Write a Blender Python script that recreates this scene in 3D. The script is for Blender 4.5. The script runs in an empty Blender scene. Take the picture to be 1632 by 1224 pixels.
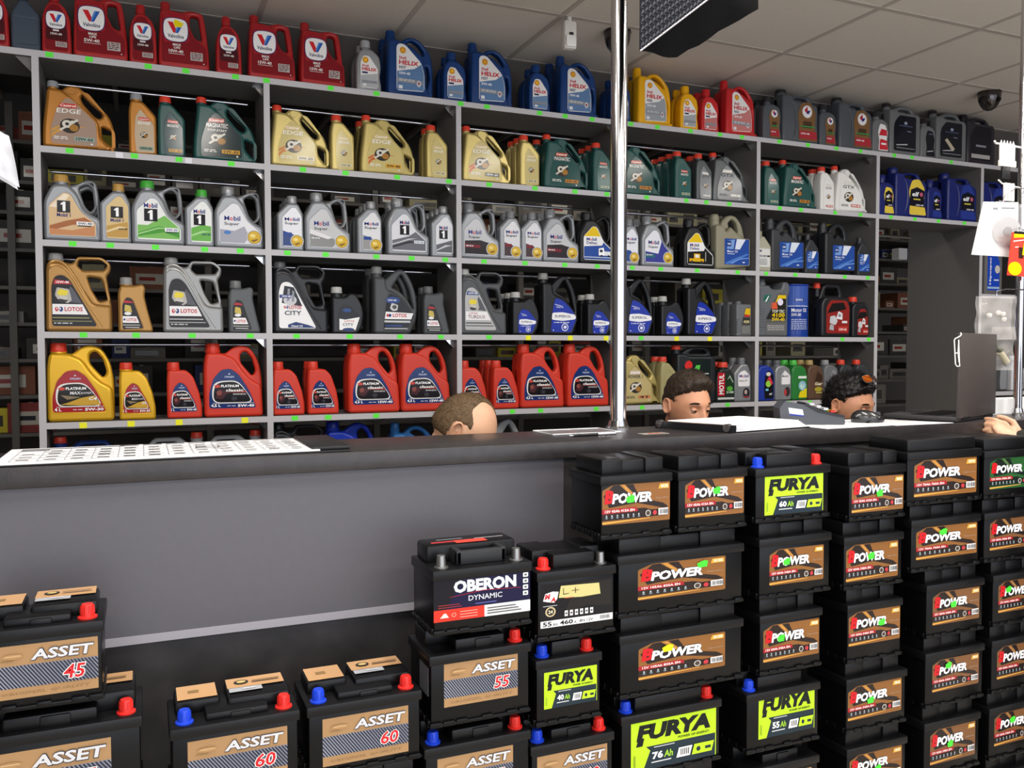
import bpy, bmesh, math, random
from mathutils import Vector, Matrix, noise
random.seed(7)
PI = math.pi
C = bpy.context.scene.collection
SC = bpy.context.scene

# ------------------------------------------------------------------ camera
EYE = 1.53
FPX = 1374.0
YAW, PITCH, ROLL = .4061, -.0377, -.0013
def cam_basis():
    cy, sy, cp, sp = math.cos(YAW), math.sin(YAW), math.cos(PITCH), math.sin(PITCH)
    f = Vector((sy*cp, cy*cp, sp)); r = Vector((cy, -sy, 0)); u = r.cross(f)
    c, s = math.cos(ROLL), math.sin(ROLL)
    return c*r+s*u, -s*r+c*u, f
CR, CU, CF = cam_basis()
camd = bpy.data.cameras.new('camera'); cam = bpy.data.objects.new('camera', camd); C.objects.link(cam)
camd.sensor_width = 36; camd.lens = FPX/1632*36; camd.clip_start = .05
M = Matrix.Identity(4)
for i in range(3):
    M[i][0] = CR[i]; M[i][1] = CU[i]; M[i][2] = -CF[i]
M[2][3] = EYE
cam.matrix_world = M
SC.camera = cam

def ray(x, y): return CF + CR*((x-816)/FPX) - CU*((y-612)/FPX)
def on_y(x, y, Y): d = ray(x, y); p = d*(Y/d.y); return Vector((p.x, p.y, p.z+EYE))
def on_z(x, y, Z): d = ray(x, y); p = d*((Z-EYE)/d.z); return Vector((p.x, p.y, p.z+EYE))

# ------------------------------------------------------------------ world, lights, exposure
SC.view_settings.view_transform = 'Standard'
SC.view_settings.look = 'None'
SC.view_settings.gamma = 1
SC.view_settings.use_curve_mapping = False
SC.view_settings.exposure = 0.0
w = bpy.data.worlds.new('world'); SC.world = w; w.use_nodes = True
w.node_tree.nodes['Background'].inputs[0].default_value = (.80, .84, .95, 1)
w.node_tree.nodes['Background'].inputs[1].default_value = 1.6
def area(name, loc, rot, sx, sy, power, col=(1, .95, .88)):
    l = bpy.data.lights.new(name, 'AREA'); l.shape = 'RECTANGLE'; l.size = sx; l.size_y = sy
    l.energy = power; l.color = col
    o = bpy.data.objects.new(name, l); C.objects.link(o); o.location = loc; o.rotation_euler = rot
    return o
CEIL = EYE+1.54
for lx in (-1.0, .36, 1.28, 2.55, 3.8, 5.1):
    area('ceiling_tube_light', (lx, 1.5, CEIL-.02), (0, 0, 0), .13, 1.2, 28)
for lx in (-.6, 1.6, 3.8):
    area('ceiling_panel_light', (lx, -1.0, CEIL-.02), (0, 0, 0), 1.2, .5, 40)
area('front_fill_light', (1.4, -2.3, 1.5), (PI/2, 0, 0), 5.0, 2.2, 50, (.92, .96, 1))  # unseen fill added behind the camera to brighten the room, no window there
area('storeroom_fill_light', (2.6, 4.72, CEIL-.05), (0, 0, 0), 3.0, .2, 12)  # added fill out of view behind the bulkhead, lifts the dark storeroom

# ------------------------------------------------------------------ helpers
def S(h):
    h = h.lstrip('#'); o = []
    for i in (0, 2, 4):
        c = int(h[i:i+2], 16)/255
        o.append(c/12.92 if c <= .04045 else ((c+.055)/1.055)**2.4)
    return (o[0], o[1], o[2], 1)
MATS = {}
def mat(name, hx, rough=.5, metal=0, spec=.5, var=0, scale=40, bump=0, bscale=200, coat=0, trans=0, alpha=1, sss=0):
    if name in MATS: return MATS[name]
    m = bpy.data.materials.new(name); m.use_nodes = True; MATS[name] = m
    nt = m.node_tree; b = nt.nodes['Principled BSDF']
    b.inputs['Base Color'].default_value = S(hx); b.inputs['Roughness'].default_value = rough
    b.inputs['Metallic'].default_value = metal; b.inputs['Specular IOR Level'].default_value = spec
    b.inputs['Coat Weight'].default_value = coat
    b.inputs['Transmission Weight'].default_value = trans; b.inputs['Alpha'].default_value = alpha
    if sss:
        b.inputs['Subsurface Weight'].default_value = sss; b.inputs['Subsurface Scale'].default_value = .01
    tc = nt.nodes.new('ShaderNodeTexCoord')
    if var:
        n = nt.nodes.new('ShaderNodeTexNoise'); n.inputs['Scale'].default_value = scale; n.inputs['Detail'].default_value = 5
        mr = nt.nodes.new('ShaderNodeMapRange'); mr.inputs[1].default_value = .3; mr.inputs[2].default_value = .7
        mr.inputs[3].default_value = 1-var; mr.inputs[4].default_value = 1+var
        mx = nt.nodes.new('ShaderNodeVectorMath'); mx.operation = 'SCALE'; mx.inputs[0].default_value = S(hx)[:3]
        nt.links.new(tc.outputs['Object'], n.inputs['Vector']); nt.links.new(n.outputs['Fac'], mr.inputs[0])
        nt.links.new(mr.outputs[0], mx.inputs['Scale']); nt.links.new(mx.outputs[0], b.inputs['Base Color'])
    if bump:
        n = nt.nodes.new('ShaderNodeTexNoise'); n.inputs['Scale'].default_value = bscale; n.inputs['Detail'].default_value = 3
        bp = nt.nodes.new('ShaderNodeBump'); bp.inputs['Strength'].default_value = bump; bp.inputs['Distance'].default_value = .002
        nt.links.new(tc.outputs['Object'], n.inputs['Vector']); nt.links.new(n.outputs['Fac'], bp.inputs['Height'])
        nt.links.new(bp.outputs[0], b.inputs['Normal'])
    return m
SHINY = {'#b9a868', '#a8702e', '#8b8e92', '#a37a42', '#8f8f8e', '#d9a92a', '#8e9094', '#9a9c9e', '#5a5e60', '#4c5052'}
def plastic(hx, rough=.22): return mat('plastic_'+hx.lstrip('#'), hx, rough, metal=.35 if hx in SHINY else 0, spec=.32, bump=.05, bscale=60)
def ink(hx): return mat('print_'+hx.lstrip('#'), hx, .14, spec=.2)
def matte(hx): return mat('paper_'+hx.lstrip('#'), hx, .75, spec=.2)

class MB:
    def __init__(s): s.v = []; s.f = []; s.mi = []; s.ms = []; s.sm = []
    def m(s, mt):
        if mt not in s.ms: s.ms.append(mt)
        return s.ms.index(mt)
    def add(s, vs, fs, mt, smooth=False):
        b = len(s.v); s.v += [tuple(v) for v in vs]; k = s.m(mt)
        for f in fs: s.f.append([b+i for i in f]); s.mi.append(k); s.sm.append(smooth)
    def box(s, a, b, mt, front=None, bev=0):
        x0, y0, z0 = a; x1, y1, z1 = b
        if bev:
            e = bev; vs = []; 
            bm = bmesh.new(); bmesh.ops.create_cube(bm, size=1)
            for v in bm.verts:
                v.co = Vector(((x0+x1)/2+v.co.x*(x1-x0), (y0+y1)/2+v.co.y*(y1-y0), (z0+z1)/2+v.co.z*(z1-z0)))
            bmesh.ops.bevel(bm, geom=bm.edges[:], offset=e, segments=2, affect='EDGES', profile=.5)
            s.bm(bm, mt, True); return
        vs = [(x0,y0,z0),(x1,y0,z0),(x1,y1,z0),(x0,y1,z0),(x0,y0,z1),(x1,y0,z1),(x1,y1,z1),(x0,y1,z1)]
        s.add(vs, [(3,2,1,0),(4,5,6,7),(1,2,6,5),(2,3,7,6),(3,0,4,7)], mt)
        s.add(vs, [(0,1,5,4)], front or mt)
    def bm(s, bm, mt, smooth=False):
        bm.verts.ensure_lookup_table(); bm.verts.index_update()
        s.add([v.co.copy() for v in bm.verts], [[v.index for v in f.verts] for f in bm.faces], mt, smooth); bm.free()
    def mesh(s, me, mt, M=None, smooth=True):
        s.add([(M @ v.co) if M else v.co.copy() for v in me.vertices], [list(p.vertices) for p in me.polygons], mt, smooth)
    def cyl(s, p, q, r, mt, n=16, r2=None, caps=True):
        p, q = Vector(p), Vector(q); r2 = r if r2 is None else r2
        d = (q-p).normalized(); a = d.orthogonal().normalized(); b = d.cross(a)
        vs = []
        for c, rr in ((p, r), (q, r2)):
            for i in range(n):
                t = 2*PI*i/n; vs.append(c+a*(math.cos(t)*rr)+b*(math.sin(t)*rr))
        s.add(vs, [(i, (i+1) % n, n+(i+1) % n, n+i) for i in range(n)], mt, True)
        if caps: s.add(vs, [list(range(n))[::-1], list(range(n, 2*n))], mt)
    def lathe(s, prof, mt, M=None, n=20):
        vs = []
        for r, z in prof:
            for i in range(n):
                t = 2*PI*i/n; v = Vector((r*math.cos(t), r*math.sin(t), z)); vs.append(M @ v if M else v)
        fs = [(k*n+i, k*n+(i+1) % n, (k+1)*n+(i+1) % n, (k+1)*n+i) for k in range(len(prof)-1) for i in range(n)]
        s.add(vs, fs, mt, True)
    def tube(s, pts, r, mt, n=8, closed=False):
        pts = [Vector(p) for p in pts]; N = len(pts); vs = []
        up = None
        for k in range(N):
            a = pts[(k-1) % N] if (closed or k > 0) else pts[k]; b = pts[(k+1) % N] if (closed or k < N-1) else pts[k]
            d = (b-a).normalized()
            if up is None: up = d.orthogonal().normalized()
            up = (up-d*up.dot(d)).normalized(); sd = d.cross(up)
            rr = r[k] if isinstance(r, (list, tuple)) else r
            for i in range(n):
                t = 2*PI*i/n; vs.append(pts[k]+up*(math.cos(t)*rr)+sd*(math.sin(t)*rr))
        K = N if closed else N-1
        s.add(vs, [(k*n+i, k*n+(i+1) % n, ((k+1) % N)*n+(i+1) % n, ((k+1) % N)*n+i) for k in range(K) for i in range(n)], mt, True)
        if not closed: s.add(vs, [list(range(n))[::-1], list(range((N-1)*n, N*n))], mt)
    def prism(s, pts, y0, y1, mt):      # polygon in XZ, from y0 to y1
        n = len(pts); vs = [(x, y0, z) for x, z in pts]+[(x, y1, z) for x, z in pts]
        s.add(vs, [list(range(n)), list(range(n, 2*n))[::-1]]+[((i+1) % n, i, n+i, n+(i+1) % n) for i in range(n)], mt)
    def data(s, name, sharp=None):
        me = bpy.data.meshes.new(name); me.from_pydata(s.v, [], s.f)
        for mt in s.ms: me.materials.append(mt)
        me.polygons.foreach_set('material_index', s.mi); me.polygons.foreach_set('use_smooth', s.sm)
        me.update(); me.validate()
        if any(s.sm): me.set_sharp_from_angle(angle=math.radians(sharp or 38))
        return me
    def build(s, name, parent=None, sharp=None): return link(name, s.data(name, sharp), parent)

def link(name, data, parent=None, loc=None, rz=0):
    o = bpy.data.objects.new(name, data); C.objects.link(o)
    if parent: o.parent = parent
    if loc is not None: o.location = loc
    if rz: o.rotation_euler.z = rz
    return o
def tag(o, label=None, cat=None, group=None, kind=None):
    if label: o['label'] = label
    if cat: o['category'] = cat
    if group: o['group'] = group
    if kind: o['kind'] = kind
    return o
def thing(name, label, cat, loc=(0, 0, 0), rz=0, group=None):
    return tag(link(name, None, None, loc, rz), label, cat, group)
ORD = ['zeroth', 'first', 'second', 'third', 'fourth', 'fifth', 'sixth', 'seventh', 'eighth', 'ninth', 'tenth', 'eleventh', 'twelfth', 'thirteenth', 'fourteenth', 'fifteenth', 'sixteenth', 'seventeenth', 'eighteenth', 'nineteenth', 'twentieth']

def to_mesh(ob):
    C.objects.link(ob)
    dg = bpy.context.evaluated_depsgraph_get(); dg.update()
    me = bpy.data.meshes.new_from_object(ob.evaluated_get(dg))
    C.objects.unlink(ob); bpy.data.objects.remove(ob)
    return me
def fillet(pts, r, n=4):
    out = []; N = len(pts)
    for i in range(N):
        p = Vector(pts[i][:2]); rr = pts[i][2] if len(pts[i]) > 2 else r
        a = Vector(pts[i-1][:2])-p; b = Vector(pts[(i+1) % N][:2])-p
        da = min(rr, a.length*.48); db = min(rr, b.length*.48)
        if rr < 1e-5: out.append(tuple(p)); continue
        A = p+a.normalized()*da; B = p+b.normalized()*db
        for k in range(n+1):
            t = k/n; q = A*(1-t)**2+p*2*t*(1-t)+B*t*t; out.append((q.x, q.y))
    return out
def plate(polys, depth, bev, res=2):
    cu = bpy.data.curves.new('c', 'CURVE'); cu.dimensions = '2D'; cu.fill_mode = 'BOTH'
    cu.extrude = max(depth/2-bev, 0); cu.bevel_depth = bev; cu.bevel_resolution = res; cu.offset = -bev
    for pl in polys:
        sp = cu.splines.new('POLY'); sp.points.add(len(pl)-1); sp.use_cyclic_u = True
        for q, (x, y) in zip(sp.points, pl): q.co = (x, y, 0, 1)
    me = to_mesh(bpy.data.objects.new('c', cu)); bpy.data.curves.remove(cu)
    me.transform(Matrix.Rotation(PI/2, 4, 'X'))
    return me
TXT = {}
def text_geo(s, bold=0, shear=0):
    k = (s, bold, shear)
    if k in TXT: return TXT[k]
    cu = bpy.data.curves.new('t', 'FONT'); cu.body = s; cu.size = 1; cu.offset = bold; cu.shear = shear; cu.resolution_u = 1 if bold < .001 else 2
    me = to_mesh(bpy.data.objects.new('t', cu)); bpy.data.curves.remove(cu)
    vs = [(v.co.x, v.co.y) for v in me.vertices]; fs = [list(p.vertices) for p in me.polygons]
    bpy.data.meshes.remove(me)
    if vs:
        x0 = min(v[0] for v in vs); x1 = max(v[0] for v in vs); y0 = min(v[1] for v in vs); y1 = max(v[1] for v in vs)
        vs = [((x-x0)/max(x1-x0, 1e-6), (y-y0)/max(y1-y0, 1e-6)) for x, y in vs]
    TXT[k] = (vs, fs); return TXT[k]
# flat print: layers in a unit box (u to the right, v up)
def T(s, c, x0, y0, x1, y1, sh=0, b=.02): return ('t', c, s, x0, y0, x1, y1, sh, b)
def P(c, *pts): return ('p', c, pts, 0)
def PF(c, r, *pts): return ('p', c, pts, r)
def R(c, x0, y0, x1, y1): return ('p', c, ((x0, y0), (x1, y0), (x1, y1), (x0, y1)), 0)
def E(c, cx, cy, rx, ry): return ('e', c, cx, cy, rx, ry)
def art(layers, fn, step=.00035, paint=None):
    ink = paint or globals()['ink']
    """fn(u,v,depth) -> 3d point"""
    m = MB(); step = min(step, .0035/max(1, len(layers)))
    for k, L in enumerate(layers):
        d = step*(k+1); mt = ink(L[1])
        if L[0] == 'p':
            pts = fillet(L[2], L[3]) if L[3] else L[2]
            if len(pts) > 4 and not L[3]: pts = pts
            m.add([fn(u, v, d) for u, v in pts], [list(range(len(pts)))], mt)
        elif L[0] == 'e':
            n = 20; m.add([fn(L[2]+L[4]*math.cos(2*PI*i/n), L[3]+L[5]*math.sin(2*PI*i/n), d) for i in range(n)], [list(range(n))], mt)
        else:
            _, c, s, x0, y0, x1, y1, sh, b = L
            vs, fs = text_geo(s, b, sh)
            m.add([fn(x0+u*(x1-x0), y0+v*(y1-y0), d) for u, v in vs], fs, mt)
    return m

# ------------------------------------------------------------------ oil containers: shapes
# outlines in a unit box: u across, v up.  core = full-depth body, sil = thin web with handle, holes cut it
TY = {
 'cas4': dict(w=.266, h=.28, d=.115, caps=[(.14, .91, 1, .08)], neck=(.14, .8, .92, .07),
   core=[(0,0),(0,.25,.2),(.06,.74),(.07,.86),(.22,.86),(.30,.84,.05),(.45,.72,.1),(.78,.43,.06),(.80,.22),(.98,.02)],
   sil=[(0,0),(0,.25,.2),(.06,.74),(.07,.86),(.25,.86),(.34,.95),(.50,.96),(.93,.56,.1),(1,.36,.1),(1,0)],
   holes=[[(.52,.83),(.61,.84),(.84,.57),(.80,.50),(.72,.53),(.55,.72)],[(.81,.40),(.97,.33),(.97,.10),(.83,.20)]],
   knob=(.40,.87,.055), lab=[(.12,.06),(.12,.3,.15),(.2,.56,.1),(.34,.75,.12),(.45,.68),(.74,.41),(.76,.06)]),
 'cas1': dict(w=.108, h=.258, d=.066, caps=[(.28,.9,1,.22)], neck=(.28,.8,.92,.19),
   core=[(0,0),(0,.72,.2),(.08,.87),(.46,.87),(.58,.84),(1,.64),(1,0)], lab=[(.26,.04),(.2,.35,.2),(.25,.6,.1),(.42,.74,.1),(.9,.5),(.92,.04)]),
 'valv5': dict(w=.206, h=.29, d=.12, caps=[(.15,.88,1,.095)], neck=(.15,.8,.9,.085),
   core=[(0,0),(.01,.3),(.04,.80),(.1,.85),(.35,.84),(.56,.82),(.60,.62,.1),(.70,.47,.1),(.97,.38),(1,0)],
   sil=[(0,0),(.04,.82),(.27,.86),(.4,.86),(.62,.92),(.88,.90),(.93,.75),(1,.3),(1,0)],
   holes=[[(.63,.84),(.79,.84),(.86,.48),(.72,.52),(.62,.68)]], lab=None),
 'valv1': dict(w=.109, h=.255, d=.07, caps=[(.42,.86,1,.17)], neck=(.42,.78,.88,.15),
   core=[(0,0),(.02,.55),(.1,.70,.1),(.28,.83),(.58,.83),(.82,.74,.1),(.96,.58),(1,0)], lab=None),
 'shell4': dict(w=.235, h=.31, d=.12, caps=[(.12,.9,1,.095)], neck=(.12,.8,.92,.095),
   core=[(0,0),(.02,.83),(.24,.84),(.3,.80),(.5,.76),(.76,.62,.1),(.80,.4),(.82,.12),(.98,.02)],
   sil=[(0,0),(.02,.83),(.24,.84),(.29,.83),(.42,.92,.1),(.6,.95,.1),(.78,.88,.1),(.95,.72,.1),(1,.5),(1,0)],
   holes=[[(.42,.84),(.55,.89),(.70,.84),(.82,.72),(.78,.67),(.6,.75)],[(.82,.50),(.89,.53),(.93,.35),(.85,.13),(.82,.3)]],
   lab=[(.18,.07),(.18,.74),(.25,.78),(.36,.77),(.70,.52,.1),(.76,.35),(.76,.09)]),
 'shell1': dict(w=.118, h=.24, d=.072, caps=[(.42,.86,1,.2)], neck=(.42,.75,.88,.17),
   core=[(0,0),(0,.55,.2),(.08,.72,.1),(.25,.82),(.62,.82),(.92,.7,.1),(1,.5,.15),(.94,.3,.1),(1,.12),(1,0)], lab=[(.16,.07),(.16,.55),(.28,.68),(.5,.68),(.85,.45),(.85,.07)]),
 'total5': dict(w=.262, h=.31, d=.125, caps=[(.13,.93,1,.12)], neck=(.13,.8,.94,.12),
   core=[(0,0),(0,.88),(.26,.88),(.3,.80),(.42,.78),(.9,.76),(1,.7),(1,0)],
   sil=[(0,0),(0,.86),(.26,.86),(.36,.9),(.5,.93),(.85,.93),(.97,.86),(1,.7),(1,0)],
   holes=[[(.42,.82),(.52,.88),(.80,.88),(.86,.80)]], grip=True, lab=[(.44,.06),(.46,.3,.1),(.42,.55,.1),(.52,.75,.1),(.75,.78,.1),(.92,.6,.1),(.90,.3,.1),(.98,.06)]),
 'total1': dict(w=.13, h=.25, d=.07, caps=[(.38,.87,1,.19)], neck=(.38,.76,.89,.17),
   core=[(0,0),(0,.70,.1),(.12,.8),(.6,.82),(.92,.74),(1,.5,.3),(.94,.3,.1),(1,0)], lab=[(.34,.06),(.38,.3,.1),(.3,.5,.1),(.42,.7,.1),(.75,.68,.1),(.9,.5,.1),(.84,.3,.1),(.95,.06)]),
 'gr5': dict(w=.262, h=.32, d=.125, caps=[(.12,.93,1,.1)], neck=(.12,.8,.94,.09),
   core=[(0,0),(0,.86),(.22,.86),(.3,.82),(.95,.82),(1,.74),(1,0)],
   sil=[(0,0),(0,.86),(.22,.86),(.32,.93),(.5,.98),(.85,.97),(.98,.88),(1,.7),(1,0)],
   holes=[[(.4,.86),(.52,.92),(.80,.92),(.88,.86)]], lab=[(.12,.08),(.12,.6,.2),(.3,.76,.1),(.84,.76),(.84,.08)]),
 'mob4': dict(w=.21, h=.275, d=.11, caps=[(.30,.89,1,.135)], neck=(.30,.8,.91,.125),
   core=[(0,0),(0,.58,.1),(.16,.84,.1),(.44,.85),(.60,.72,.1),(.70,.5,.1),(.82,.42),(1,.36),(1,0)],
   sil=[(0,0),(0,.58,.1),(.18,.84),(.44,.84),(.58,.87),(.78,.96,.1),(.93,.92,.06),(.97,.7),(1,.4),(1,0)],
   holes=[[(.61,.82),(.76,.88),(.86,.82),(.89,.54),(.82,.46),(.72,.55),(.66,.70)]],
   lab=[(.10,.08),(.10,.52),(.36,.72,.1),(.48,.70),(.66,.44,.06),(.92,.28),(.92,.08)]),
 'mob1': dict(w=.118, h=.25, d=.07, caps=[(.60,.88,1,.19)], neck=(.60,.8,.9,.17),
   core=[(0,0),(0,.66,.08),(.40,.86),(.80,.86),(.98,.68,.08),(1,.3),(1,0)], lab=[(.2,.08),(.2,.6),(.56,.78,.1),(.70,.78,.1),(.92,.62),(.92,.08)]),
 'gm5': dict(w=.24, h=.315, d=.12, caps=[(.12,.93,1,.10)], neck=(.12,.75,.95,.12),
   core=[(0,0),(0,.8),(.24,.8),(.3,.66),(.42,.78,.05),(.62,.66,.2),(.93,.55,.1),(1,.08)],
   sil=[(0,0),(0,.8),(.25,.8),(.28,.88,.1),(.45,1,.2),(.68,1,.2),(.86,.84,.1),(.95,.6),(1,.1),(1,0)],
   holes=[[(.46,.86),(.58,.93),(.70,.86),(.76,.70),(.70,.64),(.5,.74)]], lab=[(.24,.1),(.24,.56),(.94,.56),(.94,.1)]),
 'gm1': dict(w=.104, h=.235, d=.065, caps=[(.4,.88,1,.16)], neck=(.4,.75,.9,.16),
   core=[(0,0),(0,.62),(.3,.86,.05),(.55,.86,.05),(1,.62),(1,0)], lab=[(.08,.12),(.08,.56),(.92,.56),(.92,.12)]),
 'lot5': dict(w=.248, h=.325, d=.115, caps=[(.15,.91,1,.115)], neck=(.15,.84,.93,.11),
   core=[(0,0),(.02,.82,.1),(.06,.89),(.26,.88),(.40,.80,.1),(.50,.64,.1),(.72,.36),(.99,.34,.04),(1,0)],
   sil=[(0,0),(.02,.84,.1),(.06,.89),(.30,.89),(.40,.87),(.48,.97,.05),(.86,.97,.08),(.99,.88,.05),(.98,.78),(.92,.72,.04),(.98,.40),(1,.3),(1,0)],
   holes=[[(.50,.92,.03),(.84,.93,.04),(.93,.87,.02),(.88,.80,.03),(.56,.79,.03),(.48,.85,.02)],[(.62,.71),(.84,.69),(.93,.42,.03),(.80,.39),(.69,.54)]],
   ridge=[(.04,.80),(.18,.85),(.32,.80),(.45,.64),(.62,.38),(.9,.03)],
   lab=[(.10,.07),(.10,.58,.1),(.15,.70,.06),(.27,.72,.1),(.37,.66,.1),(.78,.07)]),
 'lot1': dict(w=.136, h=.232, d=.07, caps=[(.24,.87,1,.18)], neck=(.24,.78,.89,.17),
   core=[(0,0),(0,.72,.1),(.08,.85),(.45,.85),(.52,.86),(.72,.89),(.80,.80,.1),(.76,.66,.1),(.86,.38),(1,.05),(.97,0)], lab=[(.12,.05),(.12,.5,.1),(.24,.64,.1),(.42,.6,.1),(.72,.07)]),
 'tri5': dict(w=.226, h=.32, d=.115, caps=[(.12,.9,1,.115)], neck=(.12,.8,.92,.11),
   core=[(0,0),(0,.84),(.25,.84),(.29,.66,.05),(.45,.63,.1),(.70,.5,.1),(.88,.3,.08),(.85,.1),(.78,0)],
   sil=[(0,0),(0,.84),(.25,.84),(.28,.80),(.45,.92,.1),(.62,.99,.1),(.78,.92,.2),(.94,.68,.2),(1,.42,.2),(.96,.18,.1),(.82,0)],
   holes=[[(.44,.70,.02),(.64,.90,.05),(.80,.70,.1),(.90,.38,.02),(.76,.54,.1),(.6,.65,.1)]],
   lab=[(.20,.05),(.26,.45,.1),(.32,.60,.03),(.52,.56,.1),(.76,.40,.08),(.86,.27,.03),(.72,.05)]),
 'tri1': dict(w=.15, h=.217, d=.075, caps=[(.19,.87,1,.17)], neck=(.19,.74,.89,.17),
   core=[(0,0),(0,.78),(.38,.78),(.46,.80),(.6,.88,.1),(.76,.85,.1),(.95,.6,.15),(1,.4,.1),(.94,.14,.1),(.78,0)], lab=[(.2,.05),(.2,.45),(.33,.60,.03),(.56,.58,.1),(.88,.33,.08),(.72,.05)]),
 'lm5': dict(w=.228, h=.335, d=.12, caps=[(.28,.93,1,.10)], neck=(.28,.84,.94,.11),
   core=[(0,0),(0,.88,.03),(.36,.88,.03),(.42,.82),(.72,.82),(.78,.95,.04),(.94,.95,.04),(1,.88),(1,.78),(.94,.68),(.94,0)], lab=[(.24,.05),(.24,.3),(.62,.74,.02),(.86,.74,.02),(.86,.05)], ribs=True),
 'lm1': dict(w=.106, h=.20, d=.07, caps=[(.3,.92,1,.2)], neck=(.3,.8,.93,.18),
   core=[(0,0),(0,.92,.1),(1,.92,.1),(1,0)], lab=[(.3,.05),(.3,.4),(.6,.82,.02),(.9,.82,.02),(.9,.05)], ribs=True),
 'xad4': dict(w=.225, h=.325, d=.12, caps=[(.06,.9,1,.09)], neck=(.06,.75,.92,.08),
   core=[(0,0),(0,.6,.1),(.10,.74,.1),(.95,.74,.1),(1,.6,.1),(1,0)],
   sil=[(0,0),(0,.6,.1),(.10,.76,.1),(.2,.94,.05),(.35,1),(.76,1,.05),(.86,.86),(1,.66,.1),(1,0)],
   holes=[[(.31,.91),(.70,.91),(.77,.77),(.27,.77)]], lab=[(.16,.07),(.16,.55,.1),(.3,.68,.1),(.86,.68,.1),(.96,.55,.1),(.94,.07)]),
 'xad1': dict(w=.13, h=.245, d=.072, caps=[(.24,.88,1,.2)], neck=(.24,.75,.9,.16),
   core=[(0,0),(0,.72,.1),(.12,.84),(.4,.84),(.78,.88,.1),(1,.68,.1),(1,0)], lab=[(.3,.06),(.3,.5,.1),(.45,.7,.1),(.8,.7,.1),(.94,.5,.1),(.94,.06)]),
 'orl4': dict(w=.25, h=.325, d=.125, caps=[(.16,.89,1,.125)], neck=(.16,.8,.91,.12),
   core=[(0,0),(0,.70,.15),(.04,.87),(.30,.87),(.40,.84,.1),(.52,.80,.1),(.66,.62,.1),(.80,.50,.1),(.97,.44,.1),(1,0)],
   sil=[(0,0),(0,.70,.15),(.04,.87),(.30,.87),(.37,.86),(.5,.95,.1),(.65,.985,.1),(.82,.93,.1),(.95,.74,.1),(1,.5,.1),(1,0)],
   holes=[[(.62,.86,.08),(.72,.90,.05),(.83,.80,.05),(.89,.62,.05),(.83,.55,.05),(.73,.64,.05),(.63,.74,.05)]],
   lab=[(.08,.12),(.08,.32,.1),(.15,.52,.1),(.28,.64,.1),(.44,.66,.1),(.58,.58,.1),(.74,.38,.1),(.88,.12)]),
 'orl1': dict(w=.142, h=.243, d=.075, caps=[(.19,.88,1,.18)], neck=(.19,.78,.9,.17),
   core=[(0,0),(0,.70,.1),(.03,.86),(.37,.86),(.56,.86,.1),(.76,.74,.1),(.93,.44,.1),(1,.2),(1,0)], lab=[(.11,.12),(.11,.34,.1),(.2,.55,.1),(.36,.65,.1),(.52,.6,.1),(.78,.3,.1),(.87,.12)]),
 'ms1': dict(w=.118, h=.235, d=.07, caps=[(.3,.88,1,.2)], neck=(.3,.78,.9,.18),
   core=[(0,0),(0,.74,.08),(.14,.86),(.55,.88,.1),(.9,.8,.15),(1,.62,.1),(1,0)], lab=[(.4,.05),(.36,.3),(.4,.6,.1),(.6,.78,.2),(.94,.62,.1),(.94,.05)]),
 'mot1': dict(w=.128, h=.226, d=.07, caps=[(.5,.87,1,.22)], neck=(.5,.78,.89,.2),
   core=[(0,0),(0,.62,.1),(.22,.84,.1),(.74,.84,.1),(1,.6,.1),(1,0)], lab=None),
 'bar5': dict(w=.25, h=.3, d=.12, caps=[(.14,.91,1,.1)], neck=(.14,.8,.93,.1),
   core=[(0,0),(0,.8),(.3,.82),(.45,.74),(1,.7),(1,0)],
   sil=[(0,0),(0,.8),(.28,.83),(.42,.93,.05),(.85,.93,.06),(.98,.8,.05),(1,0)],
   holes=[[(.42,.79),(.5,.87),(.82,.87),(.9,.76)]], lab=None),
}
def mir(t):
    def f(pl): return [((1-p[0],)+tuple(p[1:])) for p in pl][::-1]
    d = dict(TY[t]); d['core'] = f(d['core']); d['sil'] = f(d['sil']); d['holes'] = [f(h) for h in d['holes']]
    d['caps'] = [(1-c[0],)+tuple(c[1:]) for c in d['caps']]; n = d['neck']; d['neck'] = (1-n[0],)+tuple(n[1:]); return d
TY['bar5m'] = mir('bar5')

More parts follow.
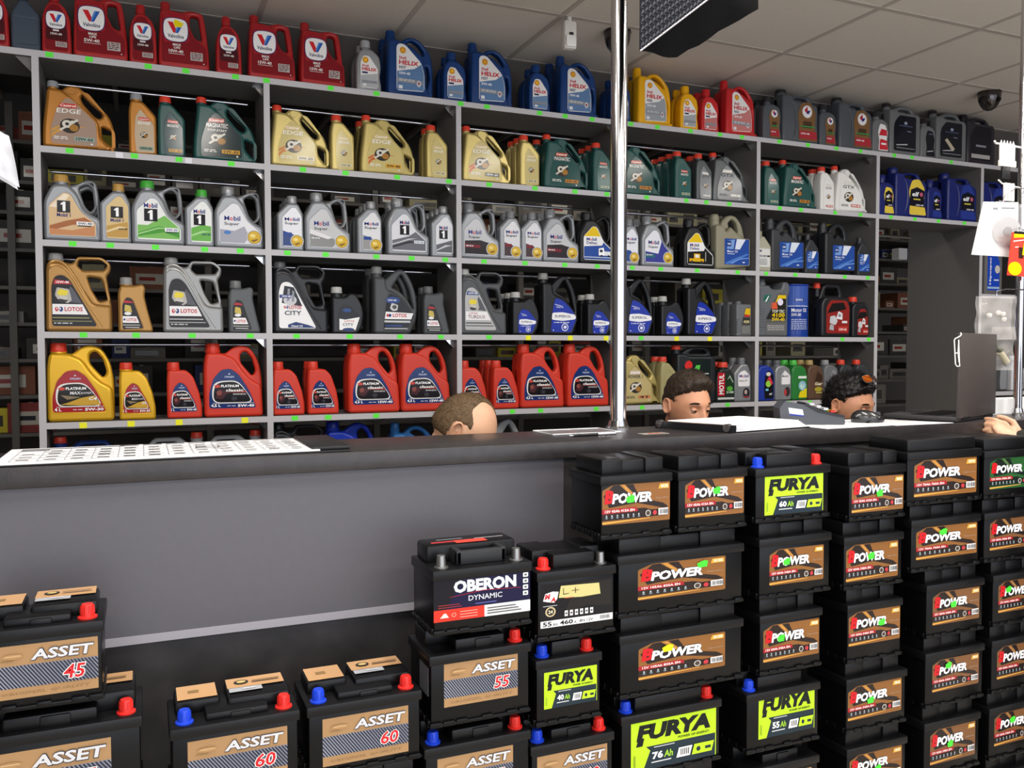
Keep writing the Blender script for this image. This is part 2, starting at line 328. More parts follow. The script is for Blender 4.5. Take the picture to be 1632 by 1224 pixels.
SHAPES = {}
def shape_parts(t, body_hex, metal=False):
    k = (t, body_hex)
    if k in SHAPES: return SHAPES[k]
    D = TY[t]; W, H, Dp = D['w'], D['h'], D['d']
    def sc(pl): return [((p[0]-.5)*W, p[1]*H)+((p[2]*W,) if len(p) > 2 else ()) for p in pl]
    bm = plastic(body_hex, .3)
    m = MB()
    bev = .013 if W > .17 else .010
    m.mesh(plate([fillet(sc(D['core']), .018 if W > .17 else .012)], Dp, bev, 2), bm)
    cx, y0, y1, r = D['neck']; m.cyl(((cx-.5)*W, 0, y0*H), ((cx-.5)*W, 0, y1*H), r*W, bm, 18)
    for q in (.35, .75): m.cyl(((cx-.5)*W, 0, (y0+(y1-y0)*q)*H-.002), ((cx-.5)*W, 0, (y0+(y1-y0)*q)*H+.002), r*W+.0025, bm, 18)
    if D.get('lab'):     # raised rim round the label panel
        pl = fillet(sc(D['lab']), .012); c = Vector((sum(p[0] for p in pl)/len(pl), sum(p[1] for p in pl)/len(pl)))
        rim = [(c.x+(x-c.x)*1.045, -Dp/2+.0006, max(c.y+(z-c.y)*1.04, .006)) for x, z in pl]
        m.tube(rim, .0022, bm, 5, closed=True)
    if D.get('ridge'):
        m.tube([((x-.5)*W, -Dp/2+.003, y*H) for x, y in fillet(D['ridge'], .1)[2:-2]], .006, bm, 6)
        m.tube([((x-.5)*W, -Dp/2+.006, y*H+.018) for x, y in fillet(D['ridge'], .1)[2:-2]], .005, bm, 6)
    if D.get('grip'):
        m.tube([((.22+.16*math.sin(a))*W-.5*W, -Dp/2+.002, (.42+.36*math.cos(a))*H) for a in [PI*.1+PI*.8*i/12 for i in range(13)]], [.003+.007*math.sin(PI*i/12) for i in range(13)], bm, 8)
    if D.get('ribs'):
        for i in range(9): m.tube([(-.49*W, -Dp/2+.001, (.12+.045*i)*H), (-.30*W, -Dp/2+.0005, (.12+.045*i)*H)], .003, bm, 5)
    body = m.data('body', 40)
    hand = None
    if D.get('sil'):
        h = MB(); pl = [fillet(sc(D['sil']), .016)]+[fillet(sc(q), .012) for q in D['holes']]
        h.mesh(plate(pl, .042, .010, 2), bm)
        if D.get('knob'):
            kx, ky, kr = D['knob']; h.cyl(((kx-.5)*W, -.028, ky*H), ((kx-.5)*W, .02, ky*H), kr*W, bm, 18)
        hand = h.data('handle', 40)
    SHAPES[k] = (body, hand); return SHAPES[k]
CAPS = {}
def cap_mesh(t, hx):
    k = (t, hx)
    if k in CAPS: return CAPS[k]
    D = TY[t]; cx, y0, y1, r = D['caps'][0]; r *= D['w']; z0, z1 = y0*D['h'], y1*D['h']; X = (cx-.5)*D['w']
    m = MB(); mt = plastic(hx, .35); n = 36; vs = []
    for z, q in ((z0, 1.05), (z0+.004, 1.06), (z0+.005, 1), (z1-.004, .98)):
        for i in range(n):
            rr = r*q*(1-(.05 if (i % 3 == 0 and z > z0+.0045) else 0)); t_ = 2*PI*i/n; vs.append((X+rr*math.cos(t_), rr*math.sin(t_), z))
    for i in range(n): t_ = 2*PI*i/n; vs.append((X+r*.88*math.cos(t_), r*.88*math.sin(t_), z1))
    m.add(vs, [(j*n+i, j*n+(i+1) % n, (j+1)*n+(i+1) % n, (j+1)*n+i) for j in range(4) for i in range(n)], mt, True)
    m.add(vs, [list(range(4*n, 5*n))], mt)
    CAPS[k] = m.data('cap', 30); return CAPS[k]

# ------------------------------------------------------------------ oil containers: printed labels
def LB(t, c): return PF(c, .05, *[p[:2] for p in TY[t]['lab']])
def scl(layers, x0, y0, x1, y1):
    """squeeze layers drawn in a unit box into another box"""
    o = []
    for L in layers:
        if L[0] == 'p': o.append(('p', L[1], tuple((x0+p[0]*(x1-x0), y0+p[1]*(y1-y0)) for p in L[2]), L[3]*(x1-x0)))
        elif L[0] == 'e': o.append(('e', L[1], x0+L[2]*(x1-x0), y0+L[3]*(y1-y0), L[4]*(x1-x0), L[5]*(y1-y0)))
        else: o.append(('t', L[1], L[2], x0+L[3]*(x1-x0), y0+L[4]*(y1-y0), x0+L[5]*(x1-x0), y0+L[6]*(y1-y0), L[7], L[8]))
    return o
def barcode(x0, y0, x1, y1, n=9):
    o = [R('#e9e9e9', x0, y0, x1, y1)]; rnd = random.Random(3); x = x0+(x1-x0)*.08
    for i in range(n):
        w_ = (x1-x0)*rnd.choice((.03, .05, .07)); o.append(R('#333333', x, y0+(y1-y0)*.15, x+w_, y1-(y1-y0)*.15)); x += w_+(x1-x0)*.045
    return o
def small(c, x0, y0, x1, y1, n=3):
    """lines of print too small to read"""
    o = []; rnd = random.Random(int(x0*997+y0*91)); dy = (y1-y0)/(n*1.6)
    for i in range(n):
        x = x0; yy = y1-(i+1)*dy*1.6+dy*.6
        while x < x1-.02:
            l = min(rnd.uniform(.03, .09), x1-x); o.append(R(c, x, yy, x+l, yy+dy*.75)); x += l+.018
    return o
def engine(x, y, s, c1='#d8d4c8', c2='#3a3632', c3='#a8793a'):
    return [E(c2, x, y, .11*s, .085*s), E(c1, x-.03*s, y+.02*s, .055*s, .045*s), E(c3, x+.045*s, y-.02*s, .05*s, .04*s), E(c1, x+.03*s, y+.045*s, .025*s, .02*s),
            P(c1, (x-.12*s, y-.05*s), (x-.1*s, y-.065*s), (x+.1*s, y+.07*s), (x+.08*s, y+.085*s)), E(c2, x-.03*s, y+.02*s, .022*s, .018*s)]
def castrol4(panel, name, grade, gc='#e8e4d8', tc='#f4f1ea', plate_c='#c8372c', arc=None, sub=None, gt='#333333'):
    o = [LB('cas4', panel)]
    if arc: o += [P(arc, (.13, .2), (.2, .27), (.4, .33), (.62, .33), (.4, .30), (.2, .22), (.13, .15)), P(arc, (.13, .27), (.3, .36), (.5, .35), (.28, .33), (.13, .23))]
    o += engine(.38, .33, 1.25)
    o += [PF(plate_c, .01, (.23, .59), (.47, .59), (.49, .65), (.25, .65)), T('Castrol', '#f8f4ee', .25, .603, .47, .64, .1, .02), T(name, tc, .20, .51, .54, .575, .1, .012)]
    if sub: o += [T(sub, tc, .22, .45, .52, .485, .1, .012)]
    o += [R(gc, .44, .12, .72, .18), T(grade, gt, .46, .128, .70, .172, 0, .03), E('#d8d8d8', .68, .085, .018, .014)]+small(tc, .16, .12, .36, .17, 2)
    return o
def castrol1(panel, name, grade, gc='#e8e4d8', tc='#f4f1ea', plate_c='#c8372c', gt='#333333'):
    o = [LB('cas1', panel), PF(plate_c, .02, (.34, .56), (.74, .55), (.76, .60), (.36, .61)), T('Castrol', '#f8f4ee', .37, .566, .72, .595, .1, .02), T(name, tc, .34, .49, .78, .535, .1, .012)]
    o += [(L[0], L[1], L[2], L[3]*1, L[4]*1, L[5]*.5) if 0 else L for L in scl(engine(.5, .5, 2.4), .3, .2, .8, .44)]
    return o+[R(gc, .38, .08, .86, .13), T(grade, gt, .42, .087, .82, .123, 0, .03)]
def mobil(x0, y0, x1, y1):
    w_ = x1-x0; h = y1-y0
    return [T('M', '#27307e', x0, y0, x0+w_*.31, y0+h*.98, 0, .006), T('o', '#d3283a', x0+w_*.34, y0, x0+w_*.53, y0+h*.72), T('bil', '#27307e', x0+w_*.58, y0, x1, y1)]
def mobil_one(x, y, s, v=1.0, top=True):
    """black square with a white 1, u-size s"""
    o = [R('#17171b', x-s/2, y, x+s/2, y+s*v), P('#ffffff', (x-s*.08, y+s*v*.12), (x+s*.14, y+s*v*.12), (x+s*.14, y+s*v*.9), (x-s*.02, y+s*v*.9), (x-s*.22, y+s*v*.74), (x-s*.22, y+s*v*.62), (x-s*.08, y+s*v*.68))]
    o += mobil(x-s*.5, y+s*v*1.08, x+s*.5, y+s*v*1.45) if top else [T('Mobil 1', '#27307e', x-s*.52, y-s*v*.36, x+s*.52, y-s*v*.06)]
    return o
def piston(cx, cy, r, v, c='#d8b13a', ring='#d9dadf'):
    return [E(ring, cx, cy, r*1.2, r*1.2*v), E('#5c5038', cx, cy, r*1.07, r*1.07*v), E(c, cx, cy, r, r*v), E('#f0d983', cx-r*.25, cy+r*.25*v, r*.45, r*.3*v), P('#8a6a20', (cx-r*.6, cy-r*.5*v), (cx+r*.6, cy-r*.2*v), (cx+r*.5, cy-r*.45*v), (cx-.1*r, cy-r*.8*v))]
def m4(kind):
    v = .764; t = 'mob4'; L = TY[t]['lab']
    if kind == 'gold': return [LB(t, '#d9b98c'), P('#efe0c8', (.11, .50), (.37, .70), (.46, .68), (.3, .48)), P('#a9683f', (.11, .22), (.4, .30), (.72, .36), (.9, .28), (.5, .24), (.11, .14)), P('#c98a5c', (.11, .09), (.11, .18), (.5, .16), (.9, .24), (.9, .09))]+mobil_one(.36, .42, .23, v, False)+[R('#f4f2ee', .58, .24, .88, .295), T('0W-40', '#20264a', .61, .25, .86, .285), R('#20242e', .60, .225, .84, .238)]
    if kind == 'green': return [LB(t, '#eef0ec'), P('#7dbd5e', (.11, .10), (.11, .30), (.3, .30), (.5, .40), (.62, .46), (.66, .43), (.9, .27), (.9, .10)), P('#4f9c3c', (.11, .18), (.5, .29), (.9, .22), (.9, .12), (.6, .2), (.11, .12)), P('#a8d890', (.11, .165), (.5, .27), (.85, .25), (.5, .25), (.11, .145))]+mobil_one(.36, .36, .25, v)+[R('#f4f4f4', .62, .21, .88, .27), T('5W-30', '#27307e', .65, .22, .86, .258), R('#20242e', .64, .195, .86, .205)]
    if kind == 'black': return [LB(t, '#dfe0e4'), P('#6e6f76', (.11, .10), (.11, .26), (.5, .34), (.66, .42), (.9, .27), (.9, .10)), P('#33343a', (.11, .16), (.5, .26), (.86, .24), (.5, .22), (.11, .13)), P('#c9cace', (.11, .20), (.5, .30), (.7, .31), (.5, .275), (.11, .18))]+mobil_one(.40, .36, .22, v)+[R('#f4f4f4', .62, .22, .86, .27), T('5W-50', '#2b5aa0', .64, .228, .84, .262)]
    bg = {'super': '#e6e6ea', 'yel': '#c9cacb', '2000': '#c6c7ca', 'blue': '#e6e7ee'}[kind]
    o = [LB(t, bg)]
    o += {'super': [P('#a9a9b4', (.11, .09), (.11, .3), (.4, .28), (.6, .36), (.7, .2), (.6, .09))], 'yel': [P('#8f908e', (.11, .09), (.11, .34), (.5, .28), (.7, .2), (.6, .09)), P('#e2e2e2', (.11, .3), (.5, .22), (.6, .25), (.11, .38))],
          '2000': [P('#2c2326', (.11, .09), (.11, .32), (.5, .34), (.7, .3), (.9, .27), (.9, .09)), P('#7a1f2a', (.11, .2), (.11, .27), (.5, .25), (.5, .2))], 'blue': [P('#3a3f94', (.11, .09), (.11, .3), (.5, .26), (.6, .5), (.5, .68), (.68, .42), (.9, .27), (.9, .09)), P('#256b74', (.11, .18), (.11, .26), (.4, .24), (.4, .18))]}[kind]
    o += mobil(.2, .44, .52, .515)+[T('Super', '#2a2a33', .2, .355, .50, .415, 0, .01)]
    if kind in ('super',): o += [E('#4f7fc0', .26, .25, .07, .03)]
    else: o += small('#d8d8d8', .14, .2, .34, .25, 1)
    return o+piston(.80, .19, .13, v)
def m1(kind):
    v = .472; t = 'mob1'
    if kind == 'gold': return [LB(t, '#d9bd85'), P('#c39a4e', (.21, .10), (.21, .28), (.9, .36), (.9, .1)), P('#e8d3a4', (.21, .2), (.6, .28), (.9, .27), (.6, .24), (.21, .17))]+mobil_one(.55, .42, .40, v, False)+[T('0W-40', '#20264a', .60, .22, .88, .25)]
    if kind == 'green': return [LB(t, '#eef0ec'), P('#6fb552', (.21, .10), (.21, .32), (.6, .38), (.9, .36), (.9, .1)), P('#a8d890', (.21, .2), (.6, .28), (.9, .27), (.6, .24), (.21, .17))]+mobil_one(.5, .37, .40, v)+[T('5W-30', '#27307e', .58, .2, .88, .23)]
    if kind == 'black': return [LB(t, '#e2e3e6'), P('#66676d', (.21, .10), (.21, .24), (.9, .34), (.9, .1)), P('#d0d1d4', (.21, .14), (.6, .24), (.9, .24), (.6, .20), (.21, .12))]+mobil_one(.52, .36, .36, v)
    bg, lo = {'blue': ('#e8e9ee', '#3c4f82'), 'yel': ('#e4e4e6', '#9a9a98'), '2000': ('#dcdcdf', '#4a3a3c'), 'sky': ('#e6e8f0', '#34528c')}[kind]
    return [LB(t, bg), P(lo, (.21, .09), (.21, .36), (.6, .3), (.9, .2), (.9, .09)), R('#7a1f2a' if kind == '2000' else '#2c4a94', .25, .27, .55, .33)]+mobil(.28, .54, .84, .60)+[T('Super', '#2a2a33', .28, .46, .80, .52, 0, .01)]+piston(.74, .18, .21, v)
def delvac(pic):
    o = [LB('mob4', '#f0f0f0'), P('#e9c520', (.11, .52), (.36, .71), (.46, .69), (.58, .53)), P('#2c4f9e' if pic == 't' else '#20201f', (.11, .09), (.11, .33), (.62, .36), (.66, .42), (.9, .27), (.9, .09))]
    o += mobil(.18, .44, .46, .50)+[T('Delvac', '#27307e', .18, .375, .48, .43, 0, .012)]
    if pic == 't': o += [R('#e8e8ea', .52, .17, .88, .25), P('#ffffff', (.52, .17), (.52, .30), (.66, .32), (.70, .17)), R('#2a2f3a', .55, .23, .63, .28), E('#20201f', .60, .16, .03, .022), E('#20201f', .80, .16, .03, .022), R('#b8c4dc', .11, .12, .88, .14)]
    else: o += [R('#e0b01c', .16, .14, .62, .2), R('#e0b01c', .3, .2, .5, .3), R('#e8e8e8', .34, .22, .46, .28), E('#3a3a3a', .24, .13, .04, .03), E('#3a3a3a', .54, .13, .04, .03), R('#c8c8c8', .66, .15, .68, .34)]
    return o
def helix4(hx, fade, num, grade):
    v = .758
    o = [LB('shell4', '#e9e7e4'), P(fade, (.19, .08), (.19, .36), (.55, .42), (.7, .5), (.75, .35), (.75, .1))]
    o += [P('#8c8f94', (.19, .20), (.19, .265), (.72, .25), (.74, .19)), E('#e0a428', .31, .68, .065, .065*v), E('#cc3d2a', .31, .68, .05, .05*v), E('#f0c23c', .31, .678, .043, .043*v)]
    o += [P('#cc3d2a', (.305, .645), (.27, .71), (.278, .714), (.31, .65)), P('#cc3d2a', (.315, .645), (.35, .71), (.342, .714), (.31, .65))]
    o += [T('Shell', '#c8323c', .23, .545, .38, .59), T('HELIX', '#c8222e', .23, .465, .64, .53, 0, .03), T(num, '#2b3560', .23, .40, .37, .445), T(grade, '#f4f4f6', .23, .315, .46, .355)]
    o += [R('#e4e4e6', .22, .10, .30, .15), E('#c9cbd0', .64, .20, .045, .05), P('#8f2a2a', (.615, .22), (.665, .22), (.64, .17))]+small('#e0e2e6', .23, .21, .55, .25, 2)
    return o
def helix1(fade):
    v = .49
    return [LB('shell1', '#e9e7e4'), P(fade, (.17, .08), (.17, .3), (.84, .36), (.84, .08)), E('#e0a428', .36, .60, .12, .12*v), E('#cc3d2a', .36, .60, .085, .085*v), E('#f0c23c', .36, .60, .07, .07*v), T('Shell', '#c8323c', .22, .47, .48, .51), T('HELIX', '#c8222e', .22, .395, .80, .455, 0, .03), R('#2b3560', .22, .34, .44, .372), R('#8c8f94', .2, .16, .82, .21), R('#e4e4e6', .24, .10, .38, .14)]
def valvo(x, y, s, v):
    """oval white shield"""
    return [PF('#1f2a6a', s*.35, (x-s*.54, y-s*.34*v), (x-s*.3, y-s*.54*v), (x+s*.3, y-s*.54*v), (x+s*.54, y-s*.34*v), (x+s*.54, y+s*.36*v), (x+s*.3, y+s*.52*v), (x-s*.3, y+s*.52*v), (x-s*.54, y+s*.36*v)),
            PF('#f1efec', s*.35, (x-s*.51, y-s*.32*v), (x-s*.28, y-s*.51*v), (x+s*.28, y-s*.51*v), (x+s*.51, y-s*.32*v), (x+s*.51, y+s*.34*v), (x+s*.28, y+s*.49*v), (x-s*.28, y+s*.49*v), (x-s*.51, y+s*.34*v)),
            P('#cf2b33', (x-s*.34, y+s*.32*v), (x-s*.12, y+s*.32*v), (x+s*.02, y+s*.02*v), (x-s*.02, y-s*.14*v), (x-s*.1, y-s*.14*v)),
            P('#2f62b4', (x+s*.12, y+s*.32*v), (x+s*.34, y+s*.32*v), (x+s*.1, y-s*.14*v), (x-s*.02, y-s*.14*v)),
            P('#5f93d8', (x+s*.12, y+s*.32*v), (x+s*.20, y+s*.32*v), (x+s*.02, y-s*.1*v), (x-s*.02, y-s*.04*v)),
            T('Valvoline', '#1f2a5a', x-s*.34, y-s*.36*v, x+s*.34, y-s*.20*v, 0, .02)]
def valv5(grade, yellow=False, dark=True):
    v = .731; o = [PF('#7d1b22', .05, (.06, .08), (.08, .76), (.2, .8), (.5, .8), (.56, .62), (.68, .46), (.94, .34), (.95, .08)), PF('#9b242c', .05, (.1, .36), (.1, .8), (.5, .8), (.55, .62), (.6, .4))]
    o += valvo(.34, .56, .46, v)
    if yellow: o += [P('#f2dd1e', (.30, .68), (.34, .71), (.50, .66), (.44, .60), (.32, .60))]
    return o+[T('MAX', '#e8e4e0', .28, .325, .44, .36, 0, .03), T('LIFE', '#e8e4e0', .30, .285, .42, .315, 0, .03), T(grade, '#f0ece8', .2, .225, .48, .27), R('#d8ccc8', .2, .205, .50, .212), R('#b8b0ac', .62, .14, .86, .26)]+small('#5a2226', .64, .15, .84, .25, 4)+[E('#e8d8d0', .88, .10, .012, .009)]
def valv1():
    v = .44; return [PF('#7d1b22', .1, (.1, .06), (.12, .62), (.3, .78), (.6, .78), (.84, .6), (.9, .06)), PF('#4a1a1e', .1, (.14, .22), (.16, .44), (.84, .44), (.86, .22))]+valvo(.48, .54, .62, v)+[T('15W-40', '#f0ece8', .3, .30, .68, .335), R('#e8e4e0', .38, .36, .58, .385), R('#b8b0ac', .46, .12, .84, .2)]+small('#5a2226', .5, .13, .8, .19, 3)
def lot_leaf(x, y, s, v):
    return [E('#c5303a', x-.5*s, y, .35*s, .5*s*v), E('#2c3a78', x+.35*s, y, .4*s, .55*s*v), E('#f2f0ee', x+.2*s, y+.1*s*v, .16*s, .25*s*v), E('#f2f0ee', x-.45*s, y+.12*s*v, .12*s, .22*s*v)]
def lotos5(kind):
    v = .763; t = 'lot5'
    if kind == 'city': return [LB(t, '#eeeeee'), P('#2b2e36', (.15, .42), (.2, .66), (.37, .64), (.52, .38)), E('#c8c8cc', .30, .46, .12, .07), P('#8c8f98', (.24, .44), (.26, .62), (.3, .62), (.29, .46)), P('#8c8f98', (.33, .44), (.34, .6), (.38, .58), (.37, .44)), R('#2c3f80', .11, .49, .32, .535), T('15W-40', '#ffffff', .16, .50, .31, .527), P('#24386e', (.26, .08), (.26, .12), (.40, .16), (.62, .12), (.76, .08)), T('Diesel Oil', '#ffffff', .32, .09, .52, .115)]+lot_leaf(.23, .365, .05, v)+[T('LOTOS', '#b83038', .28, .34, .50, .39), T('CITY', '#303038', .20, .255, .50, .315, 0, .01)]
    bg, stripe = {'gold': ('#232021', '#8f8a5a'), 'silver': ('#2a2828', '#b8b8ba'), 'turdus': ('#b9b9b9', '#3a3a3a')}[kind]
    o = [LB(t, bg)]
    if kind != 'silver': o += [P('#b92d33' if kind == 'gold' else '#2f4a86', (.13, .60), (.15, .66), (.36, .64), (.40, .60)), T('15W-40', '#ffffff', .17, .612, .36, .642)]
    o += [P('#5a5a62', (.30, .38), (.38, .58), (.44, .52), (.55, .36)), PF('#b8b4ac', .02, (.15, .46), (.18, .56), (.36, .54), (.40, .40), (.34, .36), (.20, .40)), PF('#e6d23c', .02, (.18, .49), (.22, .54), (.35, .52), (.33, .46), (.2, .46)), E('#3c3a38', .27, .40, .07, .03), PF('#c9c5bc', .01, (.2, .42), (.22, .46), (.34, .44), (.33, .40))]
    o += [P('#f0eeee', (.11, .22), (.11, .35), (.56, .35), (.64, .22))]+(lot_leaf(.21, .285, .075, v) if kind != 'turdus' else [])
    o += [T('LOTOS' if kind != 'turdus' else 'TURDUS', '#c0303a' if kind != 'turdus' else '#8f4a4a', .29, .26, .56, .315, 0, .03)] if kind != 'turdus' else [T('LOTOS', '#b83038', .18, .31, .36, .335), T('TURDUS', '#7c5050', .16, .245, .52, .295, 0, .01)]
    return o+[R(stripe, .11, .17, .66, .185), R(stripe, .11, .13, .70, .14)]+small('#c8c8c8', .13, .09, .4, .12, 1)
def lotos1(hx='#262222'):
    return [LB('lot1', hx), PF('#c9b458', .02, (.18, .38), (.2, .5), (.36, .48), (.4, .36)), E('#e8e8e8', .28, .34, .1, .03), P('#f0eeee', (.13, .17), (.13, .29), (.52, .29), (.60, .17)), T('LOTOS', '#c0303a', .24, .2, .52, .255, 0, .03), E('#2c3a78', .18, .23, .03, .02), P('#b92d33', (.16, .53), (.2, .58), (.4, .56), (.44, .53)), R('#a8a8a0', .13, .12, .62, .14), R('#c8c8c8', .2, .08, .6, .095)]
def tri_lotos(): return [LB('tri5', '#26262a'), E('#2f4a86', .40, .50, .16, .05), T('10W-40', '#e8e8f0', .30, .485, .48, .515), PF('#c8c8cc', .02, (.34, .38), (.38, .46), (.52, .43), (.5, .35), (.4, .34)), E('#50504a', .44, .4, .05, .03), P('#f0eeee', (.23, .22), (.25, .33), (.85, .31), (.8, .22)), E('#2c3a78', .34, .275, .03, .025), E('#c5303a', .29, .275, .025, .022), T('LOTOS', '#c0303a', .40, .25, .70, .305, 0, .03), R('#c4c6c8', .22, .17, .78, .20), R('#2f4a86', .24, .11, .6, .135), R('#a8aaac', .22, .07, .72, .09)]
def tri_city(): return [LB('tri1', '#26262c'), E('#2f4a86', .46, .50, .14, .04), P('#eeeeee', (.22, .08), (.22, .32), (.4, .30), (.86, .36), (.72, .08)), T('LOTOS', '#b83038', .38, .25, .68, .29), T('CITY', '#303038', .32, .165, .66, .225, 0, .01), E('#24386e', .5, .09, .18, .035)]
def orlen_oil(t, sz):
    k = TY[t]['w']/TY[t]['h']
    return [LB(t, '#2338a4'), PF('#f1f1f4', .04, (.22, .25), (.24, .36), (.5, .37), (.86, .33), (.84, .26), (.5, .23)), T('SUPEROL', '#4c5068', .30, .285, .72, .325, 0, .02), T('ORLEN OIL', '#d8dcf0', .34, .44, .52, .47), P('#e0e4f4', (.30, .49), (.48, .47), (.48, .475), (.30, .50)), E('#d8dcf0', .56, .13, .09, .09*k), E('#2338a4', .56, .13, .07, .07*k), E('#d8dcf0', .56, .13, .04, .04*k), P('#f1f1f4', (.52, .13), (.60, .15), (.60, .12))]+small('#e8ecf8', .28, .19, .7, .215, 1)+[E('#f1f1f4', .26, .08, .012, .01)]
def orlen(t, body, gold, vol, grade):
    k = TY[t]['w']/TY[t]['h']; c1 = '#a3252b' if gold else '#20356e'; x1 = .86
    o = [LB(t, c1), PF('#e8e6e4', .12, (.13, .19), (.13, .42), (.22, .49), (.56, .5), (.70, .36), (.84, .19)), PF('#26221f' if gold else '#1d1a1e', .12, (.15, .20), (.16, .40), (.24, .475), (.55, .485), (.70, .35), (.815, .20))]
    if gold: o += [P('#caa03c', (.2, .22), (.3, .24), (.5, .3), (.7, .33), (.8, .21), (.5, .205)), P('#8a7a60', (.2, .34), (.3, .28), (.5, .31), (.3, .33)), T('MAX', '#e8e8ea', .34, .345, .50, .385, .1, .02), T('EXPERT', '#c8c8cc', .5, .35, .70, .375, .1), T('C4', '#f4f4f4', .62, .27, .74, .31, .1, .03)]
    else: o += [P('#4a2a30', (.18, .26), (.26, .38), (.4, .34), (.3, .24)), E('#8a4a44', .25, .33, .045, .035), T('classic', '#f4f2f0', .36, .345, .66, .385, 0, .03), P('#c8322e', (.34, .335), (.66, .345), (.70, .36), (.70, .335)), T('SYNTHETIC', '#e4e4e4', .48, .30, .70, .32), E('#3c3c44', .5, .25, .05, .03)]
    o += [T('PLATINUM', '#ffffff', .28, .405, .58, .44, 0, .03), E('#c84a40', .22, .42, .05, .022), T('ORLEN', '#c8d4f0', .34, .535, .5, .56, 0, .02), P('#d8e0f4', (.40, .58), (.44, .58), (.42, .60)), R('#c8c8cc', .14, .185, .84, .192), T(vol, '#ffffff', .11, .135, .11+(.16 if len(vol) > 3 else .10), .178, 0, .03), T(grade, '#ffffff', .56, .135, .84, .172, 0, .03)]
    return o+small('#d8d8e0', .38, .14, .52, .16, 1)
def total(t):
    k = TY[t]['w']/TY[t]['h']; cx = .68 if t == 'total5' else .60; r = .14 if t == 'total5' else .17
    return [LB(t, '#7c5a38'), P('#4a3526', (cx-.14, .3), (cx-.1, .42), (cx+.14, .42), (cx+.12, .3)), E('#d8d4d4', cx, .60, r, r*k), E('#e9e6e6', cx, .60, r*.86, r*.86*k), P('#b8303c', (cx-r*.6, .62), (cx, .62+r*.7*k), (cx+.02, .6), (cx-.02, .57)), P('#2c3a80', (cx, .62), (cx+r*.65, .63), (cx+.3*r, .56), (cx-.02, .56)), T('QUARTZ', '#f4f4f4', cx-.23, .35, cx+.27, .42, .1, .03), R('#3c8a4a', cx-.18, .31, cx+.22, .335), P('#a8303a', (cx-.22, .09), (cx-.22, .24), (cx+.26, .24), (cx+.28, .09)), T('10W-40', '#f0e8e8', cx-.18, .17, cx+.06, .205)]
def elf(t, band):
    cx = .68 if t == 'total5' else .60; k = TY[t]['w']/TY[t]['h']
    return [LB(t, band), P('#1a1a24', (cx-.26, .24), (cx-.2, .56), (cx, .62), (cx+.24, .55), (cx+.22, .40), (cx+.27, .22)), T('elf', '#eef0f4', cx-.16, .43, cx+.06, .52, .1, .03), E('#c05a78', cx+.13, .475, .05, .05*k), R('#d8c850', cx-.12, .36, cx+.1, .385), T('10W-40', '#f0f0f4', cx-.04, .24, cx+.2, .275)]
def gm(t, c0='#2c55a4', c1='#3568bc'):
    if t == 'gm5': b = (.24, .1, .94, .56)
    else: b = (.08, .12, .92, .56)
    L = [R('#2c4fa0', 0, 0, 1, 1), P('#dfe6f2', (.42, .6), (.5, 1), (.86, 1), (.62, .6)), P('#7fa0d8', (.1, .6), (.1, .92), (.42, .98), (.36, .6)), R('#234489', .08, .70, .26, .92), T('GM', '#dfe6f4', .11, .76, .23, .84, 0, .02), T('Motor Oil', '#e8ecf6', .10, .47, .52, .56, 0, .012), R('#b8c8e8', .1, .4, .4, .43), P('#4f7cc8', (0, .05), (.3, .2), (.9, .45), (1, .42), (.4, .12), (.1, 0)), P('#6f98d8', (.2, .05), (.6, .25), (1, .3), (1, .26), (.6, .2), (.3, .03)), R('#e8ecf6', .72, .08, .82, .12)]
    return scl(L, *b)
def gm_white(): return [R('#d9dad6', .1, .12, .9, .58), P('#20242c', (.12, .36), (.14, .40), (.92, .40), (.88, .36)), R('#5a6070', .2, .48, .34, .53), T('10W-40', '#f0f0f0', .2, .366, .72, .393)]+small('#8a8c90', .18, .16, .7, .32, 4)
def black_arch(t='gr5', strip=True):
    o = [LB(t, '#1c1d24'), E('#9aa2b8', .5, .62, .05, .03), R('#4a5070', .28, .555, .72, .575), R('#8a90a8', .55, .46, .68, .475), P('#c8c8cc', (.2, .18), (.2, .195), (.56, .225), (.56, .205)), R('#8a8a90', .2, .13, .8, .145)]
    if strip: o += [P('#b8ae96', (.26, .40), (.34, .44), (.60, .24), (.50, .20))]
    return o
def merc1(c='#c8303a'): return [LB('total1', '#e8e6e4'), P(c, (.4, .08), (.42, .3), (.5, .34), (.9, .3), (.92, .08)), P(c, (.36, .42), (.5, .58), (.84, .56), (.86, .42)), R('#f4f4f4', .5, .2, .8, .24)]
def lmoly5(t):
    o = [LB(t, '#5c5d5c')]
    if t == 'lm5': o += [P('#2a2a28', (.24, .30), (.24, .34), (.62, .72), (.86, .72), (.86, .3)), P('#e0c020', (.50, .56), (.62, .72), (.86, .72), (.86, .66), (.66, .66)), P('#2c6a5a', (.14, .62), (.2, .72), (.4, .72), (.28, .58)), P('#e8e8e8', (.2, .6), (.3, .7), (.33, .7), (.25, .6)), PF('#e0603a', .02, (.4, .48), (.4, .58), (.56, .6), (.6, .48)), E('#e8e0f0', .68, .60, .09, .06), T('TOP TEC', '#e8e4d0', .42, .415, .82, .465), T('4100', '#e8c828', .42, .34, .82, .41, 0, .03), T('5W-40', '#e8c828', .42, .27, .82, .33, 0, .03), R('#6a6a6a', .24, .05, .86, .24)]+small('#b8b8b8', .28, .1, .8, .2, 3)
    else: o += [P('#e0b820', (.5, .64), (.6, .8), (.88, .8), (.88, .6)), R('#c83a30', .5, .56, .86, .62), R('#3a3a38', .4, .34, .86, .54), T('4200', '#e8d8a0', .44, .38, .82, .46), R('#7a7a78', .32, .08, .88, .3)]
    return o
